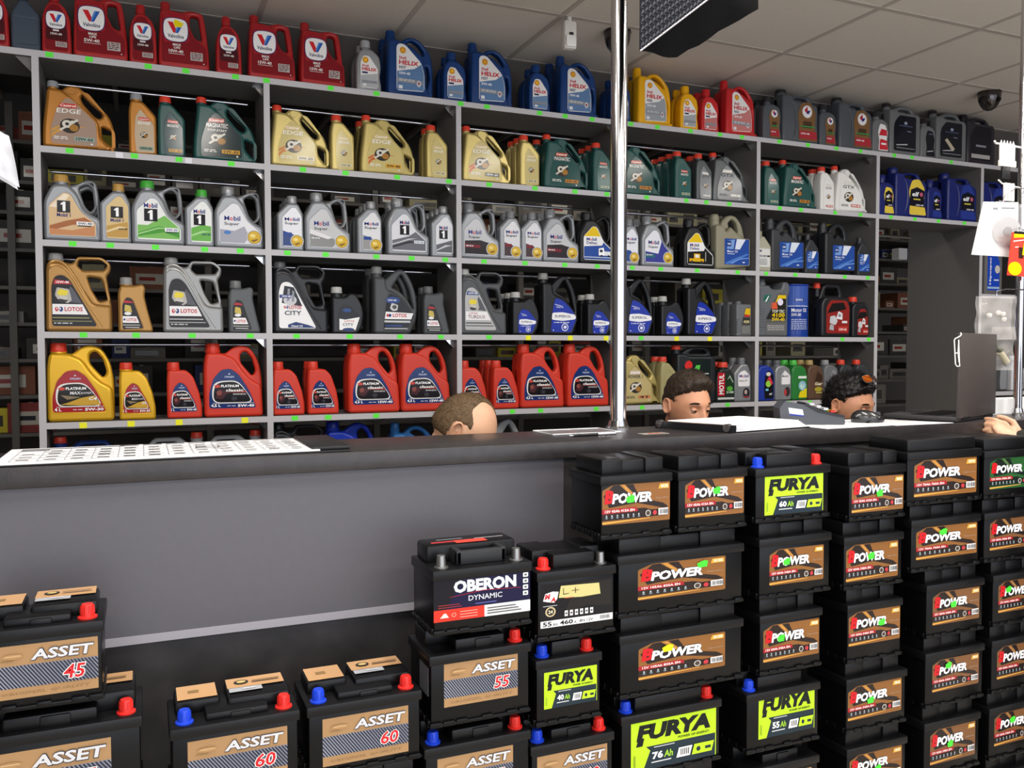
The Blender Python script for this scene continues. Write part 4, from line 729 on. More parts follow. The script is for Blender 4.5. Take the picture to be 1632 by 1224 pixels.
 (4, 1021, 'cas4', GOLD, ORG, 'c_power', 'gold jug with pale print', 0), (4, 1072, 'cas1', '#a39a6c', ORG, None, 'gold bottle behind the dark-haired man', 1), (4, 1114, 'gr5', '#1f2326', ORG, 'blk', 'black jug with red spot', 0), (4, 1159, 'mot1', '#222826', ORG, 'motul', 'black bottle, upright white lettering', 1), (4, 1184, 'mob1', '#8e9094', '#6c6f73', 'msil', 'silver bottle with motorcycle print', 1),
 (4, 1223, 'ms1', '#20379a', '#2c2c34', 'mblue', 'blue bottle with black print', 1), (4, 1251, 'ms1', '#8e9094', '#55585c', 'msilver', 'silver bottle with white print', 1), (4, 1277, 'ms1', '#2c7a38', '#4ab848', 'mgreen', 'green bottle with yellow corner', 1), (4, 1301, 'ms1', '#5f4636', '#a8905c', 'mbrown', 'brown bottle', 1), (4, 1327, 'ms1', '#6d6f72', '#8c8e90', 'mgrey', 'grey bottle beside brown one', 0), (4, 1350, 'ms1', '#3a3c40', ORG, None, 'red capped bottle behind spiky head', 0), (4, 1375, 'ms1', '#3a3c40', ORG, None, 'red capped bottle nearest passage', 0),
 (5, 129, 'bar5', '#1c3674', ORG, None, 'blue jug with red cap', 1), (5, 300, 'bar5m', '#9fa1a5', ORG, None, 'grey jug with red cap', 0), (5, 390, 'bar5m', '#9fa1a5', ORG, None, 'grey jug with red cap', 0), (5, 470, 'lot5', '#26272a', '#26272a', None, 'black jug', 0),
 (5, 545, 'orl4', '#1c36a8', '#1c36a8', None, 'bright blue jug', 0), (5, 670, 'shell4', '#2f6aa8', '#2f6aa8', None, 'light blue jug', 0), (5, 815, 'tri5', '#9a9ca0', '#9a9ca0', None, 'silver jug with slanted handle', 0), (5, 905, 'ms1', '#26272a', '#26272a', None, 'black bottle', 0), (5, 1290, 'shell4', '#24508c', '#24508c', None, 'deep blue jug', 0),
]
ROWN = ['top board', 'second shelf', 'third shelf', 'fourth shelf', 'fifth shelf', 'lowest visible shelf']
def bay_of(X):
    return int(math.floor((X-SX0)/BAY))
place = {}
for e in L_:
    r, px = e[0], e[1]; base = 612-(SZ[r]-EYE)*380
    X = on_y(px, base, 3.99).x; b = bay_of(X); place.setdefault((r, b), []).append((X, e))
BAYN = {-1: 'leftmost open bay', 0: 'first bay', 1: 'second bay', 2: 'third bay', 3: 'fourth bay', 4: 'fifth bay', 5: 'sixth bay', 6: 'last bay'}
rnd = random.Random(11)
allx = {}
for r in range(6):          # keep neighbours and uprights clear of each other
    items = sorted([[X, e, b] for (rr, b), L in place.items() if rr == r for X, e in L], key=lambda q: q[0])
    hw = [TY[i[1][2]]['w']/2+.0022 for i in items]
    for it in range(60):
        for a in range(len(items)-1):
            ov = items[a][0]+hw[a]-(items[a+1][0]-hw[a+1])
            if ov > 0 and (r == 0 or items[a][2] == items[a+1][2]): items[a][0] -= ov/2; items[a+1][0] += ov/2
        if r > 0:
            for a, i in enumerate(items):
                lo = SX0+i[2]*BAY+TH/2+hw[a]; hi = SX0+(i[2]+1)*BAY-TH/2-hw[a]; i[0] = min(max(i[0], lo), max(hi, lo))
    for (rr, b) in [k for k in place if k[0] == r]: place[(rr, b)] = [(i[0], i[1]) for i in items if i[2] == b]
for (r, b), L in sorted(place.items()):
    L.sort(key=lambda q: q[0])
    for i, (X, e) in enumerate(L):
        _, px, t, body, cap, key, look, nb = e
        D = TY[t]; big = D['w'] > .17
        grp = '%s on the %s of the %s' % ('oil jugs' if big else 'oil bottles', ROWN[r], BAYN[b])
        where = '%s from left, %s, %s' % (ORD[i+1], ROWN[r], BAYN[b])
        y = 3.992+D['d']/2+rnd.uniform(0, .006); rz = rnd.uniform(-.02, .02)
        if r == 5: y += .06
        container(t, body, cap, key, (X, y, SZ[r]), '%s, %s' % (look, where), rz, grp)
        for j in range(nb):
            y += D['d']+.006
            if y+D['d']/2 > (4.248 if r == 0 or D['h'] > .27 else 4.298): break
            if j == 0: pre = 'behind'
            else: pre = '%s behind' % ORD[j+1]
            container(t, body, cap, key, (X, y, SZ[r]), '%s %s one %s' % (' '.join(look.split(',')[0].split()[:5]), pre, where), rnd.uniform(-.01, .01), grp)
# round blue can standing on the fourth shelf
X = on_y(1283, 500, 4.0).x
t = thing('oil_can', 'tall round blue can with white lettering, fourth shelf, fifth bay', 'can', (X, 4.115, SZ[3]+.001))
m = MB(); Rr = .098; bl = plastic('#1f3f98', .22)
m.lathe([(0, .004), (Rr-.006, .004), (Rr, .0), (Rr, .01), (Rr-.003, .013), (Rr-.003, .30), (Rr, .304), (Rr, .312), (Rr-.008, .312), (Rr-.012, .306), (0, .306)], bl, n=48); m.build('body', t)
m = MB(); m.cyl((.03, .02, .306), (.03, .02, .322), .022, plastic('#20264a'), 18); m.build('cap', t)
A0 = math.atan2(-1, -.9)
def bend(u, v, d):
    a = -PI/2-.45+(u-.5)*2.0; return ((Rr-.003+d)*math.cos(a), (Rr-.003+d)*math.sin(a), .012+v*.288)
def grid_poly(c, x0, y0, x1, y1, n=10):
    return [('p', c, ((x0+(x1-x0)*i/n, y0), (x0+(x1-x0)*(i+1)/n, y0), (x0+(x1-x0)*(i+1)/n, y1), (x0+(x1-x0)*i/n, y1)), 0) for i in range(n)]
lay = []
for q in grid_poly('#3f5cae', 0, .60, 1, 1)+grid_poly('#dfe6f4', 0, .585, 1, .60): lay.append(q)
m = art(lay, lambda u, v, d: bend(u, v, .0004))
m2 = art([R('#20264a', .45, .68, .75, .76), T('GENUINE OIL', '#e8ecf6', .48, .70, .72, .74), T('Motor Oil', '#eef0f8', .36, .47, .88, .55, 0, .015), T('5W-30', '#eef0f8', .36, .385, .66, .445, 0, .015)]+small('#b8c4e4', .36, .1, .9, .33, 6), lambda u, v, d: bend(u, v, .0008+d))
m.add(m2.v, m2.f, ink('#1f3f98')); base_n = len(m.mi)-len(m2.f)
for i, mi in enumerate(m2.mi): m.mi[base_n+i] = m.m(m2.ms[mi])
m.build('label', t)
# upright bottle with blue wrap in the last bay
zr = on_y(1590, 469, SY).z+.001; X = max(on_y(1586, 440, 4.0).x, SX0+6*BAY+.013+.090)
t = thing('oil_bottle', 'grey bottle with upright blue print under the white hanging card', 'bottle', (X, 4.05, zr))
m = MB(); m.box((-.085, -.04, 0), (.085, .04, .27), plastic('#6a6866'), bev=.012); m.build('body', t)
m = MB(); m.cyl((0, 0, .27), (0, 0, .30), .03, plastic('#2c2c30'), 18); m.build('cap', t)
m = art([PF('#1f46b4', .03, (.1, .1), (.1, .96), (.7, .96), (.86, .8), (.86, .1)), E('#c9c4bc', .72, .62, .16, .1), R('#9ab8d8', .1, .14, .86, .19), P('#e0e8f4', (.5, .34), (.8, .34), (.8, .37), (.5, .37))], lambda u, v, d: ((u-.5)*.15, -.0402-d, v*.27))
vs, fs = text_geo('Hipospec', .02, 0); m.add([((.36-v*.16-.5)*.15, -.042, (.24+u*.66)*.27) for u, v in vs], fs, ink('#dfe8f6')); m.build('label', t)

zr2 = on_y(1590, 600, SY).z-.1
for i, (px, bc, cc, key, lb) in enumerate([(1588, '#c8c8cc', ORG, 'msilver', 'white bottle with red cap behind the laptop'), (1604, '#46484a', '#26272a', 'mgrey', 'charcoal bottle behind lower part of parts bag'), (1619, '#d0d0d4', '#c8c8cc', 'msilver', 'white bottle with white cap near right pole')]):
    container('ms1', bc, cc, key, (SX0+6*BAY+.10+i*.16, 4.04, zr2), lb, 0, 'bottles on the low shelf at right end')

# ------------------------------------------------------------------ storeroom racks seen through the bays
rack = thing('storage_rack', 'dim grey storeroom rack of closely spaced shelves behind the bays', 'rack', (0, 5.2, 0))
RZ = [1.11, .90, .74, .545, .347, .156, -.036, -.228, -.43, -.63, -.83]
M_rack = mat('rack_steel', '#57544f', .6)
for z in RZ:
    q = MB(); q.box((-1.6, 0, EYE+z-.018), (6.2, .42, EYE+z), M_rack); q.build('shelf', rack)
for i in range(9):
    q = MB(); x = -1.6+i*.97; q.box((x, -.01, 0), (x+.035, .03, EYE+1.3), M_rack); q.build('post', rack)
PALB = [('#8a8468', 'beige'), ('#b5a93a', 'yellow'), ('#6f6a62', 'grey'), ('#3a3836', 'black'), ('#28335e', 'blue'), ('#7a4a34', 'brown'), ('#9a978e', 'pale grey'), ('#c8b832', 'bright yellow'), ('#7c2f2a', 'dull red')]
cnt = {}
bmesh_cache = {}
rb = random.Random(5)
nbx = 0
for zi, z in enumerate(RZ[:9]):
    x = -1.5
    top = (RZ[zi-1]-.02 if zi else 1.35)-z
    while x < 6.0:
        wd = rb.choice([.09, .11, .14, .18, .22]); h = min(top-.02, rb.choice([.06, .08, .11, .13, .16])); ci = rb.choice([0, 0, 1, 2, 2, 3, 3, 3, 4, 5, 6, 7 if x < 0 or zi > 5 else 2, 8])
        if rb.random() < .34: x += rb.uniform(.08, .3); continue
        hx, cn = PALB[ci]; key = (wd, round(h, 3), ci)
        if key not in bmesh_cache:
            q = MB(); bm_ = mat('carton_'+cn.replace(' ', '_'), hx, .75, var=.08, scale=20); q.box((-wd/2, 0, 0), (wd/2, .22, h), bm_)
            q.box((-wd*.36, -.0015, h*.25), (wd*.3, 0, h*.7), ink('#b8b4a8' if ci in (3, 4, 5, 8) else '#4a4844'))
            q.box((-wd*.28, -.003, h*.4), (wd*.1, -.0015, h*.55), ink('#8a2f2a' if ci % 2 else '#33343a'))
            q.box((-.012, -.001, h-.001), (.012, .22, h+.001), ink('#a89a78'))
            bmesh_cache[key] = q.data('carton')
        b = max(-1, min(6, bay_of(x*.77)))
        ck = (zi, b); cnt[ck] = cnt.get(ck, 0)+1
        o = link('carton', bmesh_cache[key], None, (x+wd/2, 5.245+rb.uniform(0, .05), EYE+z+.001), 0)
        tag(o, '%s carton, %s along storeroom shelf %s from top, behind %s' % (cn, ORD[min(cnt[ck], 20)], ORD[zi+1], BAYN[b]), 'box', 'cartons on the storeroom racks')
        nbx += 1
        x += wd+rb.choice([.004, .01, .05])
# white switch plate in the passage
p = on_y(1436, 405, 5.14)
o = MB(); o.box((p.x-.045, 5.12, p.z-.045), (p.x+.045, 5.19, p.z+.045), matte('#f4f4f6')); q = o.build('notice_board'); q.location = (0, 0, 0)
tag(q, 'small pale square notice hanging in the dark passage', 'sign')

# ------------------------------------------------------------------ counter
CT = EYE-.26                                # top of the counter
M_slab = mat('slab_dark_stone', '#2c2829', .36, var=.22, scale=30, bump=.15, bscale=120)
M_panel = mat('panel_grey', '#555359', .42, var=.03, scale=60)
M_low = mat('plinth_dark', '#2b2829', .5, var=.35, scale=14)
ctr = thing('service_counter', 'long counter with dark stone-look top and grey front panel', 'counter', (0, 0, 0))
m = MB(); m.box((-1.5, 2.21, CT-.048), (4.6, 2.55, CT), M_slab, bev=.003); m.build('worktop', ctr)
xp = on_y(898, 850, 2.23).x; zs = on_y(649, 973, 2.23).z
m = MB(); m.box((-1.5, 2.23, zs+.02), (xp, 2.25, CT-.048), M_panel); m.build('front_panel', ctr)
m = MB(); m.box((-1.5, 2.228, zs), (xp, 2.25, zs+.02), mat('strip_alu', '#98959b', .45)); m.build('edge_strip', ctr)
m = MB(); m.box((-1.5, 2.24, 0), (xp, 2.26, zs), M_low); m.build('lower_panel', ctr)
m = MB(); m.box((xp, 2.235, 0), (4.6, 2.255, CT-.048), M_low); m.build('side_panel', ctr)
for x in (-1.2, .3, 1.5, 2.2, 3.6):
    m = MB(); m.box((x, 2.26, 0), (x+.025, 2.53, CT-.048), M_board); m.build('support', ctr)

# chrome poles from counter to ceiling
def pole(p, r, label):
    t = thing('chrome_pole', label, 'pole', (p.x, p.y, CT))
    m = MB(); m.cyl((0, 0, 0), (0, 0, CEIL-CT), r, M_chrome, 32); m.build('tube', t)
    m = MB(); m.lathe([(r+.014, 0), (r+.014, .006), (r+.006, .012), (r+.002, .03), (r, .03)], M_chrome, n=28); m.build('flange', t)
    m = MB(); m.lathe([(r, CEIL-CT-.02), (r+.018, CEIL-CT-.006), (r+.018, CEIL-CT)], M_chrome, n=28); m.build('top_flange', t)
    return t
pole(on_y(985, 660, 2.50), .027, 'polished chrome pole standing on the middle of the counter')
PP = on_y(1627, 400, 2.385); pole(PP, .016, 'polished chrome pole at right edge hung with packages')

# ------------------------------------------------------------------ things on the counter
t = thing('desk_calendar', 'large white desk calendar on black pad at left of the counter', 'calendar', (0, 0, CT))
m = MB(); m.box((-.32, 2.225, 0), (.50, 2.548, .005), M_black, bev=.002); m.box((.40, 2.235, .005), (.50, 2.54, .016), M_black, bev=.004); m.build('pad', t)
m = MB(); m.box((-.31, 2.228, .005), (.42, 2.545, .009), matte('#e2e2e4')); m.build('sheets', t)
lay = [R('#55555a', .03, .90, .36, .96), R('#77777c', .03, .78, .12, .88)]
for i in range(12):
    for j in range(4):
        x = .03+i*.079; y = .06+j*.2
        if j == 3 and i < 1: continue
        lay += [R('#8c8c92', x, y, x+.075, y+.014), R('#4a4a50', x+.018, y+.06, x+.055, y+.10)]
        if (i*3+j) % 5 == 0: lay.append(R('#88888e', x+.01, y+.13, x+.066, y+.145))
    lay.append(R('#9a9aa0', .03+i*.079, .06, .033+i*.079, .86))
    if i > 3: lay.append(R('#44444a', .03+i*.079, .92, .095+i*.079, .96))
lay += [R('#3a3a40', .60, .40, .68, .42), R('#3a3a40', .60, .56, .68, .58), R('#3a3a40', .60, .40, .604, .58), R('#3a3a40', .676, .40, .68, .58)]
art(lay, lambda u, v, d: (-.305+u*.72, 2.232+v*.308, .0092+d), paint=matte).build('printed_grid', t)

# plastic sheet with pen
t = thing('plastic_wallet', 'clear plastic wallet lying left of the chrome pole', 'wallet', (1.27, 2.44, CT))
m = MB(); mt = mat('clear_plastic', '#c8ccd0', .15, alpha=.35); m.box((-.11, -.06, .0), (.13, .085, .004), mt); m.build('wallet', t)
m = MB(); m.tube([(-.11, -.06, .004), (.13, -.06, .004), (.13, .085, .004), (-.11, .085, .004)], .002, mat('clear_edge', '#dfe2e4', .2), 6, closed=True); m.build('welded_edge', t)
t = thing('pen', 'silver and black pen lying in front of clear plastic wallet', 'pen', (1.27, 2.33, CT), .08)
m = MB(); m.cyl((-.07, 0, .005), (.02, 0, .005), .005, plastic('#1c1c20'), 12); m.build('barrel', t)
m = MB(); m.cyl((.02, 0, .005), (.085, 0, .005), .0052, M_chrome, 12); m.cyl((-.07, 0, .005), (-.082, 0, .005), .004, M_chrome, 12, .001); m.build('tip', t)
p = on_z(1040, 691, CT)
t = thing('sticker_strip', 'orange and white sticker stuck flat on the counter edge', 'sticker', (p.x, p.y, CT))
m = MB(); m.box((-.045, -.02, 0), (.05, .018, .001), ink('#b8b0a8')); m.build('backing', t)
art([P('#d8683a', (.2, .2), (.85, .1), (.7, .8), (.35, .7)), R('#efe6e0', .45, .35, .6, .5)], lambda u, v, d: (-.045+u*.095, -.02+v*.038, .001+d)).build('print', t)

# binder with papers
def quadslab(name, q, z0, z1, mt, parent, jag=0):
    m = MB(); vs = [(x, y, z0) for x, y in q]+[(x, y, z1) for x, y in q]; n = len(q)
    m.add(vs, [list(range(n))[::-1], list(range(n, 2*n))]+[(i, (i+1) % n, n+(i+1) % n, n+i) for i in range(n)], mt); return m.build(name, parent)
BQ = [(1.60, 2.49), (1.715, 2.225), (2.085, 2.285), (2.01, 2.545)]
t = thing('ring_binder', 'open black ring binder full of white papers right of pole', 'binder', (0, 0, CT))
quadslab('cover', BQ, 0, .004, plastic('#18181a'), t)
quadslab('spine', [BQ[0], BQ[1], (1.735, 2.23), (1.62, 2.495)], .004, .024, plastic('#1c1c1f'), t)
m = MB()
for k in (.06, .94):
    a = Vector((*BQ[0], .016)).lerp(Vector((*BQ[1], .016)), k); m.cyl(a+Vector((-.004, 0, 0)), a+Vector((.012, .006, 0)), .013, M_chrome, 14)
m.build('ring_mechanism', t)['kind'] = 'stuff'
for k in range(5):
    q = [(1.625+.004*k, 2.488-.003*k), (1.735+.003*k, 2.232+.004*(k % 2)), (2.075-.006*k, 2.29+.003*k), (2.005-.004*k, 2.54-.003*(k % 3))]
    quadslab('paper', q, .004+k*.0045, .004+k*.0045+.0038, matte('#f6f5f6'), t)
def paper(q, label, z0=0, th=.0012):
    cx = sum(p[0] for p in q)/4; cy = sum(p[1] for p in q)/4
    t = thing('paper_sheet', label, 'paper', (cx, cy, CT)); quadslab('sheet', [(x-cx, y-cy) for x, y in q], z0, z0+th, matte('#f6f6f7'), t)
    art([R('#a8a8ae', .1, .1+.09*i, .7+.04*(i % 3), .12+.09*i) for i in range(8)], lambda u, v, d: (q[0][0]-cx+(q[1][0]-q[0][0])*u+(q[3][0]-q[0][0])*v*.95, q[0][1]-cy+(q[1][1]-q[0][1])*u+(q[3][1]-q[0][1])*v*.95, z0+th+d), paint=matte).build('print', t)
paper([(2.10, 2.222), (2.40, 2.235), (2.37, 2.50), (2.09, 2.50)], 'white sheet under the card terminal')
paper([(2.41, 2.222), (2.69, 2.222), (2.56, 2.47), (2.39, 2.49)], 'white sheet beneath the black computer mouse')
t = thing('paper_pad', 'thick white pad of paper behind the laptop at right', 'paper', (3.33, 2.49, CT+.0005))
m = MB(); m.box((-.16, -.05, 0), (.16, .05, .006), matte('#d8d8da')); m.box((-.158, -.048, .006), (.158, .048, .062), matte('#f0f0f0')); m.build('pad', t)

# card terminal
t = thing('card_terminal', 'grey card terminal sloping down to the right beside binder', 'card terminal', (2.17, 2.40, CT), -.42)
tg = plastic('#4c4e54', .35); td = plastic('#25262a', .35)
m = MB(); m.prism([(-.10, 0), (.12, 0), (.125, .012), (.12, .026), (.03, .045), (-.02, .072), (-.085, .085), (-.105, .06)], -.042, .042, tg); m.build('body', t)
m = MB(); m.prism([(-.02, .0725), (.03, .0455), (.12, .0265), (.123, .034), (.032, .054), (-.015, .08)], -.045, .045, td); m.build('keypad_frame', t)
cols = ['#c8c8cc', '#c8c8cc', '#c8c8cc', '#d03a30', '#e0b020', '#3aa04a']
kk = []
for i in range(4):
    for j in range(3):
        u = .14+i*.2; c = '#c9c9cd' if i < 3 else ['#c8302c', '#e0b020', '#3a9a44'][j]
        x = -.006+(.118+.006)*u; z = .0815-(x+.015)/.138*.047+.0005
        q = MB(); q.box((x-.008, -.03+j*.022, z-.004), (x+.008, -.014+j*.022, z+.004), ink(c)); q.build('key', t)
m = MB(); m.add([(-.075, -.032, .0865), (-.025, -.032, .0775), (-.025, .032, .0775), (-.075, .032, .0865)], [(0, 1, 2, 3)], ink('#8ea0d8')); m.build('display', t)
m = MB(); m.add([(-.07, -.0425, .035), (-.02, -.0425, .03), (-.025, -.0425, .055), (-.075, -.0425, .062)], [(0, 1, 2, 3)], ink('#dfe4f4')); m.add([(-.07, -.0428, .035), (-.02, -.0428, .03), (-.021, -.0428, .035), (-.071, -.0428, .041)], [(0, 1, 2, 3)], ink('#2c3a9a')); m.build('side_sticker', t)
# computer mouse
t = thing('computer_mouse', 'black computer mouse on white sheet in front of spiky-haired man', 'mouse', (2.42, 2.36, CT+.001), -.35)
bm = bmesh.new(); bmesh.ops.create_uvsphere(bm, u_segments=28, v_segments=16, radius=1)
for v in bm.verts:
    x, y, z = v.co; z = max(z, -.35); v.co = Vector((x*.062, y*.034, (z+.35)*.033*(1-.28*x)))
m = MB(); m.bm(bm, mat('mouse_black', '#1b1c1e', .25, coat=.4), True); m.build('shell', t)
m = MB(); m.cyl((.038, -.004, .030), (.038, .004, .030), .009, plastic('#3a3a3e'), 14); m.build('scroll_wheel', t)

# laptop
t = thing('laptop', 'dark laptop with raised lid on right part of the counter', 'laptop', (2.71, 2.225, CT), .343)
lm = mat('laptop_shell', '#453e3c', .5, var=.05, scale=30); Lw = .375
m = MB(); m.box((0, .0, .002), (Lw, .27, .020), plastic('#3c3b3c', .4), bev=.004); m.build('base', t)
m = MB(); m.box((0, -.008, .014), (Lw, .004, .325), lm, bev=.003); m.build('lid', t)
m = MB(); m.box((.012, .0042, .03), (Lw-.012, .0052, .315), mat('screen_glass', '#0c0d10', .1)); m.build('screen', t)
m = MB(); m.cyl((.04, -.002, .016), (.11, -.002, .016), .007, M_black, 12); m.cyl((Lw-.11, -.002, .016), (Lw-.04, -.002, .016), .007, M_black, 12); m.build('hinge', t)
km = MB(); km.box((-.0075, -.0075, 0), (.0075, .0075, .0025), plastic('#1a1a1c')); kd = km.data('key')
for i in range(15):
    for j in range(5): link('key', kd, t, (.035+i*.021, .08+j*.022, .0195))
m = MB(); m.box((Lw/2-.05, .20, .0198), (Lw/2+.05, .26, .0206), plastic('#2c2b2c')); m.build('touchpad', t)
# white wire clip leaning on the laptop lid
a = on_y(1523, 545, 2.215)
t = thing('wire_clip', 'white bent wire clip hooked on left edge of laptop lid', 'clip', (2.71, 2.225, CT))
wm = mat('white_wire', '#f0eeea', .4)
m = MB(); m.tube([(.004, -.006, .325), (.0, -.012, .318), (-.008, -.012, .312), (-.03, -.012, .304), (-.035, -.012, .298), (-.027, -.012, .212), (-.018, -.012, .204), (-.005, -.012, .206), (-.008, -.012, .225), (-.013, -.012, .30)], .0022, wm, 6)
m.tube([(-.031, -.012, .252), (-.008, -.012, .252)], .0018, wm, 6); m.tube([(-.010, -.012, .22), (-.016, -.012, .252), (-.013, -.012, .30)], .0014, wm, 6); m.build('wire', t)

# ------------------------------------------------------------------ goods hanging round the right pole
def hang(name, label, cat, p, rz=0): return thing(name, label, cat, p, rz)
def crumple(w, h, nx, ny, amp, seed, fn=None):
    vs = []; fs = []
    for j in range(ny+1):
        for i in range(nx+1):
            x = (i/nx-.5)*w; z = -j/ny*h
            y = noise.noise(Vector((x*28+seed, z*22, seed)))*amp+noise.noise(Vector((x*70+seed, z*9, seed*2)))*amp*.5
            vs.append((x, y, z))
    for j in range(ny):
        for i in range(nx): a = j*(nx+1)+i; fs.append((a, a+1, a+nx+2, a+nx+1))
    return vs, fs
Yh = 2.36
p = on_y(1590, 322, Yh)
t = hang('hanging_card', 'white card holding a round metal disc hanging near right pole', 'package', (p.x, Yh, p.z), -.3)
m = MB(); ss = .0023
m.prism([(-.06, 0), (.085, .0), (.085, -.215), (.0, -.21), (-.105, -.205)], -.002, .002, ink('#f3f2f2')); m.build('card', t)
m = MB(); m.cyl((.035, -.006, -.115), (.035, -.012, -.115), .058, mat('disc_steel', '#b9b4ae', .28, metal=.8), 36); m.cyl((.035, -.012, -.115), (.035, -.014, -.115), .018, mat('disc_steel_hub', '#8a8580', .3, metal=.8), 24); m.build('disc', t)
vs, fs = crumple(.15, .20, 16, 20, .006, 3)
m = MB(); m.add([(x+.03, y-.02, z-.01) for x, y, z in vs], fs, mat('clear_wrap', '#e8e8ec', .12, alpha=.22), True); m.build('plastic_wrap', t)
m = MB(); m.box((-.02, -.003, -.03), (.0, -.0021, -.022), ink('#55555a')); m.box((.015, -.003, -.026), (.07, -.0021, -.02), ink('#55555a')); m.build('print', t)
m = MB(); m.tube([(.02, 0, 0), (.03, -.01, .03), (.075, .0, .055), (PP.x-p.x+.012, .03, .06)], .0025, M_chrome, 6); m.build('hook', t)
p = on_y(1603, 232, Yh)
t = hang('plastic_clips', 'bunch of white plastic clips hanging on hook by right pole', 'clips', (p.x, Yh, p.z))
m = MB(); m.tube([(-.075, -.01, .008), (-.06, 0, .004), (.0, 0, .004), (PP.x-p.x, .03, .01)], .004, wm, 8); m.build('hook', t)
for i in range(5):
    x = -.035+i*.017; q = MB(); q.box((x-.006, -.012, -.075), (x+.006, -.002, .004), wm, bev=.002); q.box((x-.009, -.016, -.085), (x+.009, .0, -.06), wm, bev=.003); q.tube([(x-.006, -.007, .0), (x, -.007, .016), (x+.006, -.007, .0)], .002, wm, 6); q.build('clip', t)
m = MB(); m.box((-.03, -.012, -.13), (.015, -.002, -.08), M_black, bev=.003); m.build('black_tab', t)
p = on_y(1609, 300, Yh-.01)
t = hang('plastic_clips', 'second white clip cluster above the white card with disc', 'clips', (p.x, Yh, p.z))
m = MB(); m.tube([(-.05, 0, .03), (-.03, 0, .018), (PP.x-p.x, .03, .016)], .003, wm, 8); m.build('hook', t)
for i in range(3):
    x = -.02+i*.02; q = MB(); q.box((x-.007, -.012, -.05), (x+.007, -.002, .02), wm, bev=.002); q.build('clip', t)
p = on_y(1622, 375, Yh-.06)
t = hang('tool_card', 'red and yellow card with round yellow sticker by right pole', 'package', (p.x, Yh-.06, p.z))
m = MB(); m.prism([(-.032, .01), (.10, .02), (.10, -.16), (-.055, -.155)], -.002, .002, ink('#d2483a')); m.build('card', t)
art([PF('#e8c81c', .0, (.2, .9), (1, .96), (1, 1.06), (.2, 1.0)), R('#20201e', .2, 1.0, 1, 1.06), P('#f0e4e0', (.18, .80), (.6, .86), (.6, .88), (.18, .83)), R('#3a2420', .38, .42, .55, .68), PF('#f0d818', .02, (.5, .5), (.55, .8), (.7, .8), (.62, .5)), P('#f0d8d0', (.24, .66), (.36, .68), (.36, .7), (.24, .69))], lambda u, v, d: (-.055+u*.155, -.002-d, -.155+v*.16)).build('print', t)
art([E('#f4dc10', .5, .5, .5, .5)], lambda u, v, d: (-.055+u*.075, -.004-d, -.155+v*.052)).build('round_sticker', t)
m = MB(); m.tube([(0, 0, .01), (.0, 0, .03), (PP.x-p.x, .07, .035)], .0022, M_chrome, 6); m.build('hook', t)
p = on_y(1588, 472, Yh)
t = hang('parts_bag', 'clear bag of small white parts hanging above laptop', 'package', (p.x, Yh, p.z), -.25)
vs, fs = crumple(.16, .17, 18, 22, .010, 9)
mt = mat('clear_bag', '#d8d4d0', .1, alpha=.3)
m = MB(); m.add([(x, y-.010, z) for x, y, z in vs], fs, mt, True); m.add([(x, y+.012, z) for x, y, z in vs], fs, mt, True); m.build('bag', t)
vs, fs = crumple(.10, .17, 12, 16, .014, 4)
m = MB(); m.add([(x+.03, y, z-.12) for x, y, z in vs], fs, mt, True); m.build('lower_bag', t)
rb = random.Random(2)
for i, (x, z) in enumerate([(-.03, -.075), (.01, -.065), (.03, -.07), (.035, -.09)]):
    q = MB(); q.lathe([(0, .010), (.008, .008), (.011, 0), (.008, -.008), (0, -.010)], ink('#ece6dc'), Matrix.Translation((x, 0, z)), 14); q.build('part', t)
q = MB(); q.cyl((.02, 0, -.22), (.05, 0, -.26), .014, ink('#b8b098'), 14); q.cyl((.0, 0, -.20), (.03, 0, -.215), .010, ink('#6a6c60'), 14); q.build('fitting', t)
m = MB(); m.tube([(.0, 0, 0), (.0, 0, .02), (.06, .02, .03), (PP.x-p.x+.02, .04, .03)], .0022, M_chrome, 6); m.build('hook', t)

# white bag at the left edge, hung from a ceiling cord
p = on_y(-6, 190, 1.5)
t = hang('plastic_bag', 'white translucent bag corner hanging at left edge of picture', 'bag', (p.x, 1.5, p.z), .2)
vs, fs = crumple(.10, .10, 16, 16, .014, 5)
m = MB(); wb = mat('white_film', '#dcdce0', .35, alpha=.85)
def sh(x, y, z): k = -z/.10; return (x*(1-.15*k)-.035+.02*k, y, z*.75+ (x)*-.5)
m.add([sh(x, y-.012, z) for x, y, z in vs], fs, wb, True); m.add([sh(x, y+.012, z) for x, y, z in vs], fs, wb, True); m.build('film', t)
m = MB(); m.tube([(-.04, 0, 0), (-.04, 0, CEIL-p.z)], .0015, wm, 5); m.build('cord', t)

# quilted fabric bag hanging at top
q0 = on_y(1019, 82, 2.0); q1 = on_y(1205, 8, 2.0)
t = thing('fabric_bag', 'hanging black fabric bag with ribbed grey side near ceiling', 'bag', (q0.x, 2.0, q0.z))
Lx = q1.x-q0.x; Lz = q1.z-q0.z; ang = math.atan2(Lz, Lx)
fb = mat('fabric_black', '#070709', .9, spec=.1, bump=.4, bscale=300); fg = mat('fabric_grey_rib', '#1c1d22', .9, spec=.1, bump=.3, bscale=200)
top = CEIL-q0.z
e0 = Vector((0, 0, 0)); e1 = Vector((Lx*1.0, .0, Lz)); f0 = Vector((.085, .22, -.01)); 
def on_rel(x, y, Y): v = on_y(x, y, Y); return Vector((v.x-q0.x, v.y-2.0, v.z-q0.z))
b0 = on_rel(1080, 93, 2.10); b1 = on_rel(1207, 14, 2.16); a1 = on_rel(1132, -4, 2.0)
u_ = Vector((0, 0, 1))
vs = [e0, b0, b1, a1+(a1-e0)*.15, e0+u_*top*.98, b0+u_*(top-b0.z)*.98, b1+u_*(top-b1.z)*.98, a1+(a1-e0)*.15+u_*(top-a1.z-.06)]
